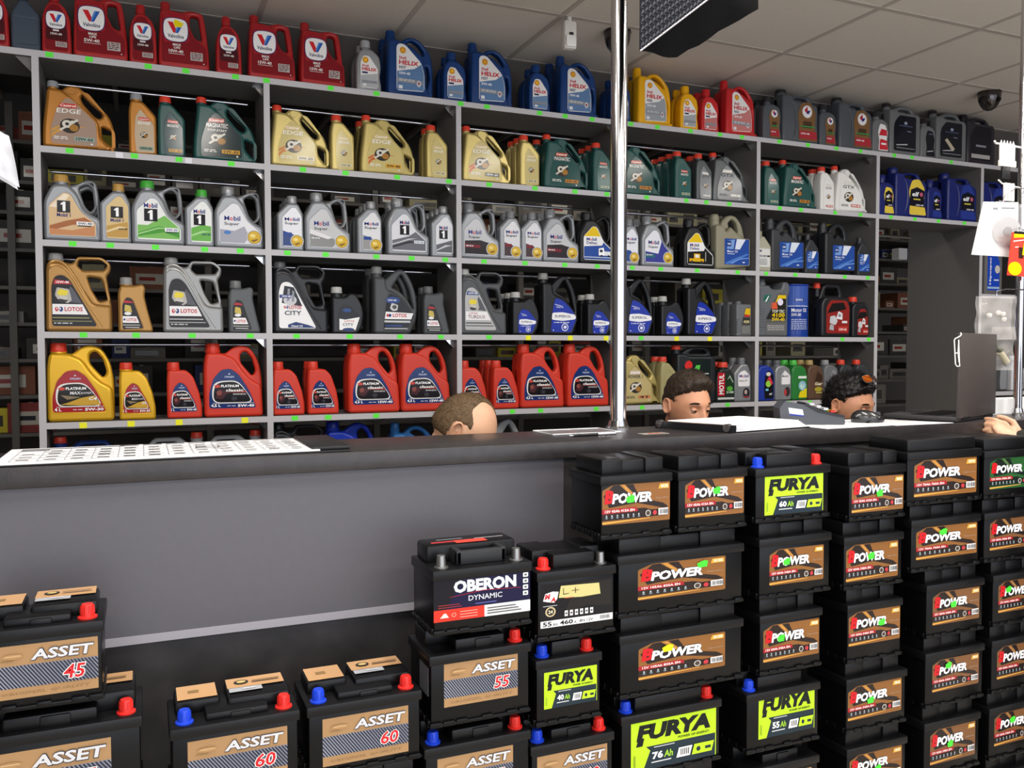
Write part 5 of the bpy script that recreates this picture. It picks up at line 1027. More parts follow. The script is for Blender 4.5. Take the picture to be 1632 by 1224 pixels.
m = MB()
bm = bmesh.new(); bv = [bm.verts.new(v) for v in vs]
for f in [(0, 3, 2, 1), (4, 5, 6, 7), (0, 1, 5, 4), (1, 2, 6, 5), (2, 3, 7, 6)]: bm.faces.new([bv[i] for i in f])
bmesh.ops.subdivide_edges(bm, edges=bm.edges[:], cuts=7, use_grid_fill=True)
for v in bm.verts: v.co += Vector((0, 0, 1))*noise.noise(v.co*9)*.008+Vector((1, 0, 0))*noise.noise(v.co*7+Vector((3, 0, 0)))*.006
m.bm(bm, fb, True); m.build('lining', t)
# ribbed side: raised stitches in rows on the face towards the counter
A, B_ = e0, a1+(a1-e0)*.15; T0 = vs[4]; T1 = vs[7]
m = MB(); n_ = (B_-A).cross(T0-A).normalized()
if n_.y > 0: n_ = -n_
m.add([A+n_*.002, B_+n_*.002, T1+n_*.002, T0+n_*.002], [(0, 1, 2, 3)], fg)
m.build('ribbed_side', t)
m = MB(); W_n = 22
for i in range(W_n):
    for j in range(46):
        s = (i+.5)/W_n; base = A.lerp(B_, s); tp_ = T0.lerp(T1, s); h = j*.0105+.004
        if h > (tp_-base).length-.01: break
        c = base+(tp_-base).normalized()*h+n_*.003; dx = (B_-A).normalized()*.0045*(1 if j % 2 else -1); dz = Vector((0, 0, .0055))
        m.add([c-dz-dx, c+n_*.004+dx*.2+Vector((.0035, 0, 0)), c+dz+dx, c+n_*.002-Vector((.0035, 0, 0))], [(0, 1, 2, 3)], mat('fabric_rib_light', '#34363d', .85), False)
o = m.build('rib_stitches', t); o['kind'] = 'stuff'
m = MB(); m.tube([A+n_*.004, A.lerp(B_, .33)+n_*.004, A.lerp(B_, .66)+n_*.004, B_+n_*.004], .0025, mat('piping_grey', '#9a989c', .6), 6); m.build('piping', t)

# ------------------------------------------------------------------ car batteries
BK = mat('battery_case', '#070708', .3, spec=.22, var=.1, scale=25, bump=.08, bscale=90)
BKL = mat('battery_lid', '#0b0b0d', .36, spec=.28, bump=.1, bscale=120)
def clip_u(pl):
    for lim, sg in ((0, 1), (1, -1)):
        out = []
        for i in range(len(pl)):
            p, q = pl[i-1], pl[i]; dp, dq = sg*(p[0]-lim), sg*(q[0]-lim)
            if dp*dq < 0: t = dp/(dp-dq); out.append((lim, p[1]+(q[1]-p[1])*t))
            if dq >= 0: out.append(q)
        pl = out
    return pl
def b_asset(num):
    o = [R('#a8845c', 0, 0, 1, 1)]
    for i in range(36):
        x = i*.034-.19; a = clip_u([(x, .62), (x+.016, .62), (x+.016+.17, .20), (x+.17, .20)])
        if len(a) > 2: o.append(('p', '#20243a', tuple(a), 0))
    o = [o[0], R('#8f929c', 0, .20, 1, .62)]+[q for q in o[1:] if q]
    return o+[T('ASSET', '#20283a', .355, .685, .965, .915, .12, .055), T('ASSET', '#cfcfd1', .36, .70, .96, .90, .12, .03), E('#a98458', .19, .80, .10, .05), R('#d0ae84', .12, .80, .27, .815), R('#8f7048', .08, .72, .2, .735),
              T(num, '#efeae8', .655, .255, .885, .555, .15, .065), T(num, '#c8262c', .665, .27, .875, .54, .15, .02), T('ORIGINAL QUALITY', '#8a6c48', .08, .07, .92, .13, 0, 0)]
def b_power(amp, sticker=None, tint='brown', code='0035'):
    c = {'brown': ('#8a5c30', '#2c2320', '#b07a3a', '#c9924a'), 'green': ('#2c5a30', '#1c2620', '#4c6a3a', '#5a7a4a'), 'dim': ('#7c5434', '#2a2220', '#96683c', '#a87a4a')}[tint]
    o = [PF(c[0], .03, (0, 0), (0, .86), (.16, 1), (1, 1), (1, 0)), P(c[1], (.02, .72), (.16, .98), (.45, .98), (.55, .62), (.9, .45), (.98, .34), (.9, .32), (.5, .50), (.1, .42)), P(c[2], (.25, .98), (.33, .98), (.50, .66), (.44, .66)), P(c[3], (.28, .98), (.31, .98), (.46, .68), (.44, .68)),
         P(c[1], (0, .10), (0, .36), (.62, .36), (.72, .30), (.98, .30), (.98, .14), (.62, .12)), P('#a3262c', (0, .27), (0, .385), (.50, .40), (.52, .29)), T('12V %s' % amp, '#f0e8e4', .04, .30, .47, .365, 0, .02), P('#d8a04a', (0, .02), (0, .07), (.7, .10), (.7, .085)),
         T('B', '#c81f26', .03, .52, .17, .86, .12, .06), T('POWER', '#1c1a1c', .135, .495, .735, .785, .14, .075), T('POWER', '#f1f0f0', .14, .51, .73, .77, .14, .045), T('Supreme', '#a89480', .78, .55, .97, .62, .1, 0), PF('#d8a040', .01, (.82, .82), (.84, .95), (.98, .95), (.98, .82)), T(code, '#f8f0e0', .86, .845, .965, .925, 0, .02)]
    for i in range(7): o += [R('#7a8a94', .045+i*.078, .15, .075+i*.078, .19), R('#b8c0c4', .05+i*.078, .20, .068+i*.078, .24)]
    o += [E('#c8c4c0', .665, .22, .04, .08), E('#4a4038', .665, .22, .03, .06), E('#b83a40', .765, .22, .03, .06)]+barcode(.82, .15, .965, .32)
    if sticker:
        sx, sy, sc_ = sticker; o += [P(sc_, (sx-.065, sy+.02), (sx-.045, sy-.10), (sx+.05, sy-.09), (sx+.065, sy+.07), (sx+.02, sy+.10), (sx-.02, sy+.07))]
    return o
def b_furya(amp):
    return [P('#b8dc28', (0, 0), (0, 1), (1, 1), (1, .5), (1, 0)), P('#22303a', (.14, 0), (.22, .38), (.17, .47), (1, .47), (1, 0)), R('#b8dc28', .99, 0, 1, .47), T('FURYA', '#16191a', .06, .60, .93, .93, .16, .06), P('#16191a', (.055, .50), (.085, .66), (.15, .66), (.13, .50)), T('POWER OF ENERGY', '#22281a', .54, .515, .92, .565, .16, .02), R('#b8bcc0', .26, .425, .5, .445), T(amp[:-2], '#f0f2f2', .24, .19, .365, .34, 0, .04), T('Ah', '#9ac83c', .375, .19, .48, .33, .1, .03), R('#c8ccd0', .23, .12, .46, .145),
            ]+[P('#e6e6e6', (.52, .12), (.55, .32), (.71, .32), (.68, .12))]+[R('#3a3a3a', .57+i*.022, .16, .58+i*.022, .29) for i in range(5)]+[P('#b8dc28', (.70, .12), (.73, .33), (.97, .33), (.94, .12)), E('#22303a', .78, .22, .025, .05), R('#22303a', .86, .19, .93, .25), R('#8aa030', .03, .1, .045, .34)]
def b_furya_small(): return b_furya('40Ah')
def b_oberon():
    return [R('#15141c', 0, 0, 1, 1), P('#171638', (.12, .26), (.3, .9), (1, .9), (1, .26)), R('#cf3628', .0, .0, .515, .26), R('#e6e6e6', .515, .0, 1, .26), T('OBERON', '#d8dde2', .20, .60, .85, .88, 0, .05), P('#b8303a', (.16, .52), (.5, .60), (.9, .565), (.9, .572), (.5, .612), (.16, .526)), T('DYNAMIC', '#c8ccd4', .35, .40, .70, .52, 0, .015), R('#55589a', .42, .31, .64, .335),
            R('#8a3034', .04, .35, .26, .37), R('#8a3034', .04, .30, .28, .32), P('#f0d0c8', (.06, .08), (.10, .18), (.12, .18), (.15, .08)), E('#e08a78', .20, .13, .025, .05), E('#cf3628', .20, .13, .015, .03)]+[PF('#e4e4e6', .01, (.92, .38+.14*i), (.92, .48+.14*i), (.975, .48+.14*i), (.975, .38+.14*i)) for i in range(4)]+[R('#55585c', .935, .41+.14*i, .96, .45+.14*i) for i in range(4)]+[R('#f0a898', .26, .06+.06*i, .44, .075+.06*i) for i in range(3)]+[R('#55555a', .54, .06+.06*i, .54+.36-.03*i, .085+.06*i) for i in range(3)]
def b_ma():
    return [R('#17161a', 0, 0, 1, 1), R('#ececec', 0, 0, 1, .155), P('#23211f', (.3, .2), (.6, .4), (.98, .35), (.98, .95), (.5, .95)), T('55', '#17161a', .03, .025, .15, .13, 0, .03), T('Ah', '#17161a', .16, .025, .23, .09, 0, .01), T('460', '#17161a', .26, .025, .44, .13, 0, .03), T('A', '#17161a', .455, .025, .49, .08, 0, .01), T('8N 12V', '#17161a', .53, .03, .72, .10, 0, .01)]+[R('#3a3a3a', .82+i*.02, .04, .83+i*.02, .13) for i in range(7)]+[P('#f0eeee', (.03, .62), (.06, .78), (.16, .82), (.24, .80), (.22, .64), (.18, .56), (.12, .58)), T('M', '#c8262c', .05, .65, .13, .77, .2, .06), T('A', '#c8262c', .13, .58, .20, .69, .2, .06), E('#c4b48c', .13, .36, .07, .115), E('#2a2620', .13, .36, .05, .085), T('24', '#e8dcc0', .10, .32, .16, .40, 0, .02),
            R('#b8b8ba', .03, .49, .22, .505), P('#c9c080', (.24, .66), (.27, .93), (.80, .90), (.82, .64), (.55, .62)), R('#3a2a20', .30, .72, .31, .87), P('#3a2a20', (.30, .72), (.38, .73), (.38, .745), (.30, .74)), R('#5a3a28', .42, .785, .52, .80), R('#5a3a28', .464, .73, .476, .86), R('#b83a30', .32, .63, .44, .645)]+[R('#d0d0d2', .32+i*.07, .22, .365+i*.07, .35) for i in range(6)]+[R('#17161a', .33+i*.07, .27, .355+i*.07, .30) for i in range(6)]
BLM = {}
def battery(label, x0, x1, zb, zl, kind, lab, box, dep=.175, terms=None, yf=1.9, up=.042, group=None, side=False):
    W = x1-x0; H = zl-zb; cx = (x0+x1)/2
    t = thing('car_battery', label, 'battery', (cx, yf, zb), 0, group)
    m = MB(); m.box((-W/2+.004, .004, .0), (W/2-.004, dep-.004, H-.02), BK, bev=.004)
    # base ledge with notches, front and left
    m.box((-W/2, 0, .004), (W/2, dep, .011), BK, bev=.002)
    n = int(W/.03)
    for i in range(n):
        if i in (0, 1) or i % 2 == 0 or i > n-2: m.box((-W/2+i*W/n+.001, -.0010, .003), (-W/2+(i+1)*W/n-.003, .012, .015), BK, bev=.002)
    for i in range(5): m.box((-W/2-.0015, .01+i*.033, .003), (-W/2+.012, .034+i*.033, .019), BK, bev=.002)
    m.build('case', t)
    m = MB(); m.box((-W/2-.001, -.001, H-.024), (W/2+.001, dep+.001, H), BKL, bev=.004)
    tt = up
    if kind == 'step':       # low front deck, raised back block, front tongue
        m.box((-W/2+.012, dep*.42, H-.004), (-W/2+.40*W, dep-.012, H+tt-.004), BKL, bev=.008)
        m.box((-W/2+.45*W, dep*.30, H-.004), (W/2-.012, dep-.012, H+tt-.004), BKL, bev=.008)
        m.box((-W/2+.27*W, dep*.10, H-.004), (W/2-.24*W, dep*.7, H+tt-.016), BKL, bev=.006)
        m.box((-W/2+.46*W, dep*.08, H-.004), (W/2-.38*W, dep*.2, H+tt-.02), BKL, bev=.003)
    elif kind == 'smooth':
        m.box((-W/2+.012, .012, H-.004), (W/2-.012, dep-.006, H+tt-.004), BKL, bev=.009)
    elif kind == 'handle':
        m.box((-W/2+.010, dep*.45, H-.004), (W/2-.010, dep-.010, H+tt), BKL, bev=.008)
    else:
        yo = .062 if terms else .020; xo = .052 if terms else .33*W
        m.box((-W/2+.014, yo, H-.004), (-W/2+.36*W, dep-.010, H+tt-.002), BKL, bev=.006)
        if terms: m.box((-W/2+xo, .018, H-.004), (W/2-xo, .08, H+tt-.006), BKL, bev=.006)
        m.box((-W/2+.33*W, yo+.006, H-.004), (W/2-.30*W, dep-.010, H+tt-.006), BKL, bev=.006)
        m.box((W/2-.33*W, yo, H-.004), (W/2-.014, dep-.010, H+tt-.002), BKL, bev=.006)
    m.build('lid', t)
    if kind == 'handle':
        m = MB(); gh = plastic('#262729', .45); m.box((-W/2+.27*W, .030, H), (W/2-.22*W, .046, H+.034), gh, bev=.004); m.box((-W/2+.27*W, .03, H), (-W/2+.33*W, dep*.5, H+.036), gh, bev=.004); m.box((W/2-.28*W, .03, H), (W/2-.22*W, dep*.5, H+.036), gh, bev=.004); m.build('carry_handle', t)
        art([R('#b8282c', .0, .2, .62, .42), R('#d8402e', .3, -.1, .72, .42), R('#c8c8ca', .60, .44, 1, .5), R('#8a8c90', .1, .6, .45, .7)], lambda u, v, d: (-W/2+.03+u*(W-.06), dep*.5+v*.06, H+tt+d)).build('top_label', t)
    if kind == 'step':
        art([R('#c0966a', 0, 0, .36, 1), R('#8a6c40', .1, .4, .2, .6), R('#c0966a', .46, .28, 1, 1), R('#a8aab0', .47, -.05, .78, .24), E('#26221e', .60, .62, .07, .16), E('#c8b070', .60, .62, .045, .09), R('#d8dade', .6, .04, .72, .09), R('#8a6c48', .70, .5, .96, .6)], lambda u, v, d: (-W/2+.018+u*(W-.036), dep*.46+v*(dep*.46), H+tt-.0035+d*2)).build('top_label', t)
    if terms:
        for sx, c in zip((-1, 1), terms):
            if not c: continue
            X = sx*(W/2-.030); Y = .030; q = MB()
            if c == 'metal': mt = mat('lead_post', '#9a9a98', .35, metal=.9); q.lathe([(.0, .030), (.010, .030), (.0115, .004), (.017, .003), (.017, 0)], mt, Matrix.Translation((X, Y, H-.001)), 20); q.build('terminal', t)
            else:
                mt = plastic({'red': '#d42a24', 'blue': '#1b40c8'}[c], .3); q.lathe([(0, .029), (.0105, .029), (.0122, .026), (.0132, .012), (.0138, .006), (.0185, .004), (.0185, 0)], mt, Matrix.Translation((X, Y, H-.001)), 24)
                for a in range(10): q.tube([(X+.0130*math.cos(a*PI/5), Y+.0130*math.sin(a*PI/5), H+.010), (X+.0120*math.cos(a*PI/5), Y+.0120*math.sin(a*PI/5), H+.025)], .0012, mt, 5)
                q.build('terminal_cap', t)
    if lab:
        u0, v0, u1, v1 = box
        art(lab, lambda u, v, d: (-W/2+(u0+u*(u1-u0))*W, .0038-d, (v0+v*(v1-v0))*H)).build('label', t)
    if side:
        q = MB(); q.box((-W/2+.002, dep*.12, H*.42), (-W/2+.0037, dep*.5, H*.80), ink('#55565a')); q.build('side_label', t)
    return t
GN, YL = '#4ae83c', '#ecea20'
def zy(px, y): return on_y(px, y, 1.9).z
def xx(px): return on_y(px, 900, 1.9).x
# (stack, [ (left px, right px, lip z, bottom z, kind, print, print box, terminals, label) ])
Z = lambda v: EYE+v
ST = [
 ('leftmost stack', [
   (None, 163, Z(-.538), Z(-.700), 'step', b_asset('45'), (.20, .16, .955, .80), ('blue', 'red'), 'black battery, tan label with red 45, top of leftmost stack', .245),
   (None, 222, Z(-.745), Z(-.925), 'step', b_asset('85'), (.19, .14, .83, .80), ('blue', 'red'), 'black battery, tan label with red 85, under the 45 one', .345)]),
 ('second stack', [(266, 475, Z(-.786), Z(-.95), 'step', b_asset('60'), (.13, .14, .90, .80), ('blue', 'red'), 'black battery, tan label with red 60, left of its twin', 0)]),
 ('third stack', [(487, 671, Z(-.786), Z(-.95), 'step', b_asset('60'), (.13, .14, .88, .80), ('blue', 'red'), 'black battery, tan label with red 60, against the tall stacks', 0)]),
 ('fourth stack', [
   (690, 848, Z(-.512), Z(-.687), 'handle', b_oberon(), (.01, .22, .985, .90), ('metal', 'metal'), 'black battery with grey carry handle, red and white label', 0),
   (684, 846, Z(-.712), Z(-.895), 'step', b_asset('55'), (.14, .27, .87, .86), (None, 'red'), 'black battery, tan label with red 55, under the handled one', 0),
   (675, 846, Z(-.930), Z(-1.10), 'step', b_asset('55'), (.12, .18, .83, .82), ('blue', 'red'), 'black battery, tan label cut by bottom edge, fourth stack', 0)]),
 ('fifth stack', [
   (856, 982, Z(-.543), Z(-.727), 'flat', b_ma(), (.05, .20, .965, .82), ('red', 'metal'), 'black battery with taped note over black and white label', 0),
   (854, 960, Z(-.762), Z(-.942), 'flat', b_furya_small(), (.13, .26, .93, .80), ('blue', 'red'), 'small black battery, lime label 40, under the taped one', 0),
   (846, 980, Z(-.975), Z(-1.14), 'step', b_asset('60'), (.08, .14, .92, .82), ('blue', 'red'), 'black battery, tan label at bottom edge, fifth stack', 0)]),
 ('sixth stack', [
   (957, 1071, Z(-.316), Z(-.478), 'flat', b_power('45Ah 415A EN', (.40, .62, GN)), (.03, .24, .975, .86), None, 'black battery, brown label, top left of the widest stack', 0),
   (1080, 1190, Z(-.318), Z(-.480), 'flat', b_power('45Ah 415A EN', (.52, .68, GN)), (.11, .24, .96, .86), None, 'black battery, brown label, top right of widest stack', 0),
   (985, 1186, Z(-.524), Z(-.694), 'flat', b_power('105Ah 835A EN', (.72, .84, GN), code='0100'), (.155, .26, .85, .82), None, 'wide black battery, brown label, green tag past lettering', 0),
   (988, 1186, Z(-.732), Z(-.912), 'flat', b_power('105Ah 835A EN', (.32, .80, YL), code='0100'), (.15, .26, .85, .82), None, 'wide black battery, brown label with yellow tag', 0),
   (991, 1152, Z(-.944), Z(-1.115), 'flat', b_furya('76Ah'), (.10, .10, .95, .86), ('blue', 'red'), 'black battery, lime label 76, under the wide ones', 0)]),
 ('seventh stack', [
   (1203, 1322, Z(-.324), Z(-.478), 'flat', b_furya('60Ah'), (.13, .14, .91, .84), ('blue', 'red'), 'black battery, lime label 60, blue and red caps', 0),
   (1210, 1325, Z(-.520), Z(-.692), 'flat', b_power('60Ah 540A EN', (.30, .64, GN), code='0058'), (.15, .22, .90, .80), None, 'black battery, brown label, below lime 60 one', 0),
   (1212, 1312, Z(-.735), Z(-.905), 'flat', b_power('60Ah 540A EN', (.30, .62, GN), code='0058'), (.07, .22, .96, .82), None, 'black battery, brown label, above lime 55 one', 0),
   (1192, 1310, Z(-.950), Z(-1.123), 'flat', b_furya('55Ah'), (.17, .22, .93, .92), ('blue', None), 'black battery, lime label 55, seventh stack', 0),
   (1192, 1310, Z(-1.165), Z(-1.33), 'step', b_asset('60'), (.1, .1, .9, .8), (None, None), 'black battery cut by bottom edge under lime 55 one', 0)]),
 ('eighth stack', [
   (1352, 1442, Z(-.338), Z(-.495), 'flat', b_power('45Ah 415A EN', (.52, .52, GN)), (.06, .16, .97, .80), None, 'black battery, brown label, top of the eighth stack', 0),
   (1345, 1440, Z(-.542), Z(-.697), 'flat', b_power('60Ah 540A EN', (.46, .66, GN)), (.05, .16, .92, .84), None, 'black battery, brown label, second down in eighth stack', 0),
   (1352, 1440, Z(-.743), Z(-.925), 'flat', b_power('60Ah 540A EN', (.62, .60, GN)), (.04, .30, .97, .86), None, 'black battery, brown label, third down in eighth stack', 0),
   (1352, 1449, Z(-.963), Z(-1.129), 'flat', b_power('60Ah 540A EN', (.40, .52, GN)), (.04, .24, .92, .84), None, 'black battery, brown label, fourth down in eighth stack', 0),
   (1354, 1451, Z(-1.172), Z(-1.335), 'flat', b_power('60Ah 540A EN', (.52, .48, GN)), (.06, .24, .92, .84), None, 'black battery, brown label, lowest in eighth stack', 0)]),
 ('ninth stack', [
   (1444, 1562, Z(-.306), Z(-.470), 'smooth', b_power('70Ah 760A EN', None, code='0070'), (.10, .16, .94, .84), None, 'black battery with smooth lid, brown label, ninth stack top', 0),
   (1452, 1562, Z(-.513), Z(-.683), 'flat', b_power('70Ah 760A EN', (.42, .82, GN), code='0070'), (.08, .24, .96, .84), None, 'black battery, brown label, second down in ninth stack', 0),
   (1478, 1570, Z(-.719), Z(-.901), 'flat', b_power('60Ah 540A EN', (.42, .58, GN), 'dim'), (.12, .24, .93, .84), None, 'black battery, brown label, third down in ninth stack', 0),
   (1478, 1572, Z(-.931), Z(-1.112), 'flat', b_power('60Ah 540A EN', (.32, .80, GN), 'dim'), (.13, .28, .92, .84), None, 'black battery, brown label, fourth down in ninth stack', 0),
   (1478, 1568, Z(-1.150), Z(-1.325), 'flat', b_power('60Ah 540A EN', (.42, .52, GN), 'dim'), (.12, .22, .92, .84), None, 'black battery, brown label, lowest in ninth stack', 0)]),
 ('right stack', [
   (1566, 1650, Z(-.318), Z(-.47), 'smooth', b_power('60Ah 540A EN', None, 'green'), (.12, .2, .95, .84), None, 'black battery with dark green label at right edge', 0),
   (1568, 1652, Z(-.515), Z(-.683), 'flat', b_power('60Ah 540A EN', None, 'dim'), (.12, .24, .95, .86), None, 'black battery cut by right edge, second down', 0),
   (1584, 1664, Z(-.719), Z(-.901), 'flat', b_power('60Ah 540A EN', (.22, .74, GN), 'dim'), (.12, .26, .95, .86), None, 'black battery cut by right edge, third down', 0),
   (1584, 1664, Z(-.931), Z(-1.112), 'flat', b_power('60Ah 540A EN', None, 'dim'), (.12, .26, .95, .86), None, 'black battery cut by right edge, fourth down', 0),
   (1582, 1660, Z(-1.150), Z(-1.325), 'flat', b_power('60Ah 540A EN', (.42, .74, GN), 'dim'), (.12, .26, .95, .86), None, 'black battery cut by right edge, lowest', 0)]),
]
for sname, L in ST:
    for i, (l, r, zl, zb, kind, lab, box, terms, label, wd) in enumerate(L):
        x1 = xx(r); x0 = xx(l) if l is not None else x1-wd
        # rest each on the one below: raised lid height fills the gap
        nxt = L[i+1] if i+1 < len(L) else None
        if sname == 'sixth stack' and i == 0: nxt = L[2]
        up = .042
        if nxt: zb = nxt[2]+.043
        top_item = (i == 0) or (sname == 'sixth stack' and i == 1)
        battery(label, x0, x1, zb, zl, kind if (top_item or kind != 'handle') else 'flat', lab, box, .175, terms, 1.9, .032 if (top_item and kind == 'step') else .042, 'car batteries in the %s before the counter' % sname, side=(i == 1 and sname == 'fourth stack'))
    # plain ones down to the floor, below the picture
    zb_last = L[-1][3] if len(L) else 0
    l, r = L[-1][0], L[-1][1]; x1 = xx(r); x0 = xx(l) if l is not None else x1-L[-1][9]
    n = max(1, round((zb_last)/.215)); h = zb_last/n
    if zb_last > .06:
        for k in range(n):
            battery('unlabelled black battery, %s from floor in the %s' % (ORD[k+1], sname), x0, x1, k*h, (k+1)*h-.042, 'flat', None, None, .175, None, 1.9, .0425, 'car batteries in the %s before the counter' % sname)

# ------------------------------------------------------------------ people
SKIN = mat('skin', '#c98f6e', .48, sss=.08, var=.05, scale=30)
SKIN2 = mat('skin_fair', '#cfa080', .45, sss=.08, var=.05, scale=30)
def gs(x, s): return math.exp(-(x/s)**2)
def head_surface(nu=110, nv=84, extra=None):
    """grid of points, face towards -Y, centre at ear level"""
    pts = []
    for j in range(nv+1):
        ph = PI*j/nv; row = []
        for i in range(nu):
            th = 2*PI*i/nu
            d = Vector((math.sin(ph)*math.sin(th), -math.sin(ph)*math.cos(th), math.cos(ph)))
            x, y, z = d.x*.077, d.y*.100, d.z*.118
            x *= 1+.05*gs(z-.03, .05)
            t = max(0, -z/.118)
            x *= 1-.26*t**1.5
            if y > 0 and z < -.01: y *= 1-.5*min(1, (-z-.01)/.10)
            if y < 0:
                fr = min(1, -y/.05)
                y -= .026*min(1, max(0, (-z-.02)/.07))*fr
                y -= .007*gs(z-.024, .012)*gs(abs(x)-.026, .026)
                y += .015*gs(abs(x)-.031, .015)*gs(z-.002, .013)
                y += .004*gs(abs(x)-.048, .016)*gs(z+.05, .02)
                if -.056 < z < .022:
                    k = (.022-z)/.06; n = .030*min(1, k)**1.2 if z > -.042 else .030*(1-(-.042-z)/.014)
                    y -= n*gs(x, .0095+.006*min(1, k))
                y -= .006*(gs(z+.064, .006)+gs(z+.077, .006)*.9)*gs(x, .022)
                y -= .010*gs(z+.102, .013)*gs(x, .02)
            row.append((Vector((x, y, z)), d))
        pts.append(row)
    return pts
def grid_faces(nu, nv):
    return [((j*nu+i), (j*nu+(i+1) % nu), ((j+1)*nu+(i+1) % nu), ((j+1)*nu+i)) for j in range(nv) for i in range(nu)]
NU, NV = 110, 84
HS = head_surface(NU, NV)
HF = grid_faces(NU, NV)
def ear(side):
    vs = []; fs = []; nr, na = 7, 22
    for r in range(nr+1):
        q = r/nr
        for a in range(na):
            t = 2*PI*a/na; yy = .017*q*math.cos(t)+(.004 if math.sin(t) > 0 else 0)*q; zz = .031*q*math.sin(t)-.002
            dep = .004+.009*gs(q-.86, .14)-.004*gs(q-.45, .25)+.003*gs(q-1, .1)
            vs.append(Vector((side*(.073+dep+.010*max(0, (yy+.01)/.03)), yy+.012, zz)))
    for r in range(nr):
        for a in range(na): fs.append((r*na+a, r*na+(a+1) % na, (r+1)*na+(a+1) % na, (r+1)*na+a))
    b = len(vs)
    for a in range(na):
        p = vs[nr*na+a]; vs.append(Vector((side*.066, p.y-.003, p.z*.85)))
    for a in range(na): fs.append((nr*na+a, nr*na+(a+1) % na, b+(a+1) % na, b+a))
    return vs, fs
def capsule(m, chain, mt, n=14):
    """chain of (pos, rx, ry, optional angle-independent) lofted with round ends"""
    pts = [Vector(c[0]) for c in chain]; rad = [(c[1], c[2] if len(c) > 2 else c[1]) for c in chain]
    vs = []; up = None; N = len(pts); rings = []
    d0 = (pts[1]-pts[0]).normalized(); d1 = (pts[-1]-pts[-2]).normalized()
    seq = [(pts[0]-d0*rad[0][0]*.95, (rad[0][0]*.25, rad[0][1]*.25), d0), (pts[0]-d0*rad[0][0]*.6, (rad[0][0]*.78, rad[0][1]*.78), d0)]
    for k in range(N):
        a = pts[max(k-1, 0)]; b = pts[min(k+1, N-1)]; seq.append((pts[k], rad[k], (b-a).normalized()))
    seq += [(pts[-1]+d1*rad[-1][0]*.6, (rad[-1][0]*.78, rad[-1][1]*.78), d1), (pts[-1]+d1*rad[-1][0]*.95, (rad[-1][0]*.25, rad[-1][1]*.25), d1)]
    xr = Vector((1, 0, 0))
    for c, (rx, ry), d in seq:
        sx = (xr-d*xr.dot(d))
        if sx.length < .2: sx = Vector((0, 1, 0))-d*d.y
        sx.normalize(); sy = d.cross(sx)
        for i in range(n): t = 2*PI*i/n; vs.append(c+sx*(rx*math.cos(t))+sy*(ry*math.sin(t)))
    K = len(seq); fs = [(k*n+i, k*n+(i+1) % n, (k+1)*n+(i+1) % n, (k+1)*n+i) for k in range(K-1) for i in range(n)]
    fs += [tuple(range(n))[::-1], tuple(range((K-1)*n, K*n))]
    m.add(vs, fs, mt, True)
def fuse(m, voxel, smooth=6, mt=None):
    me = m.data('tmp'); ob = bpy.data.objects.new('tmp', me)
    r = ob.modifiers.new('r', 'REMESH'); r.mode = 'VOXEL'; r.voxel_size = voxel; r.use_smooth_shade = True
    s = ob.modifiers.new('s', 'SMOOTH'); s.factor = .5; s.iterations = smooth
    out = to_mesh(ob); bpy.data.meshes.remove(me)
    out.materials.clear(); out.materials.append(mt)
    for p in out.polygons: p.use_smooth = True
    return out
def hand_chains(m, w, fwd, palm_n, mt, side, curl=.5):
    """w wrist, fwd finger direction, palm_n the way the palm faces, side +1/-1 thumb side"""
    fwd = fwd.normalized(); pn = (palm_n-fwd*palm_n.dot(fwd)).normalized(); lat = fwd.cross(pn)*side
    capsule(m, [(w-fwd*.02, .026, .020), (w+fwd*.03, .036, .018), (w+fwd*.075, .040, .015)], mt)
    for i in range(4): capsule(m, [(w+fwd*.01+lat*(.0), .016, .012), (w+fwd*.078+lat*(.030-.02*i), .0115, .012)], mt, 10)
    for i, L in enumerate((.070, .078, .073, .057)):
        b = w+fwd*.08+lat*(.030-.020*i); d = (fwd+lat*(.10-.06*i)).normalized(); a = curl*(.55+.07*i)
        c1 = d*math.cos(a)+pn*math.sin(a); c2 = d*math.cos(a*2.1)+pn*math.sin(a*2.1); c3 = d*math.cos(a*2.8)+pn*math.sin(a*2.8)
        p1 = b+c1*L*.44; p2 = p1+c2*L*.32; p3 = p2+c3*L*.2
        capsule(m, [(b, .0092), (p1, .0086), (p2, .0078), (p3, .0070)], mt, 10)
    tb = w+fwd*.022+lat*.026; t1 = tb+(lat*.75+fwd*.6+pn*.25).normalized()*.040; t2 = t1+(fwd*.85+lat*.2+pn*.45).normalized()*.032; t3 = t2+(fwd*.8-lat*.1+pn*.5).normalized()*.02
    capsule(m, [(tb, .014), (t1, .0115), (t2, .0100), (t3, .0085)], mt, 10)

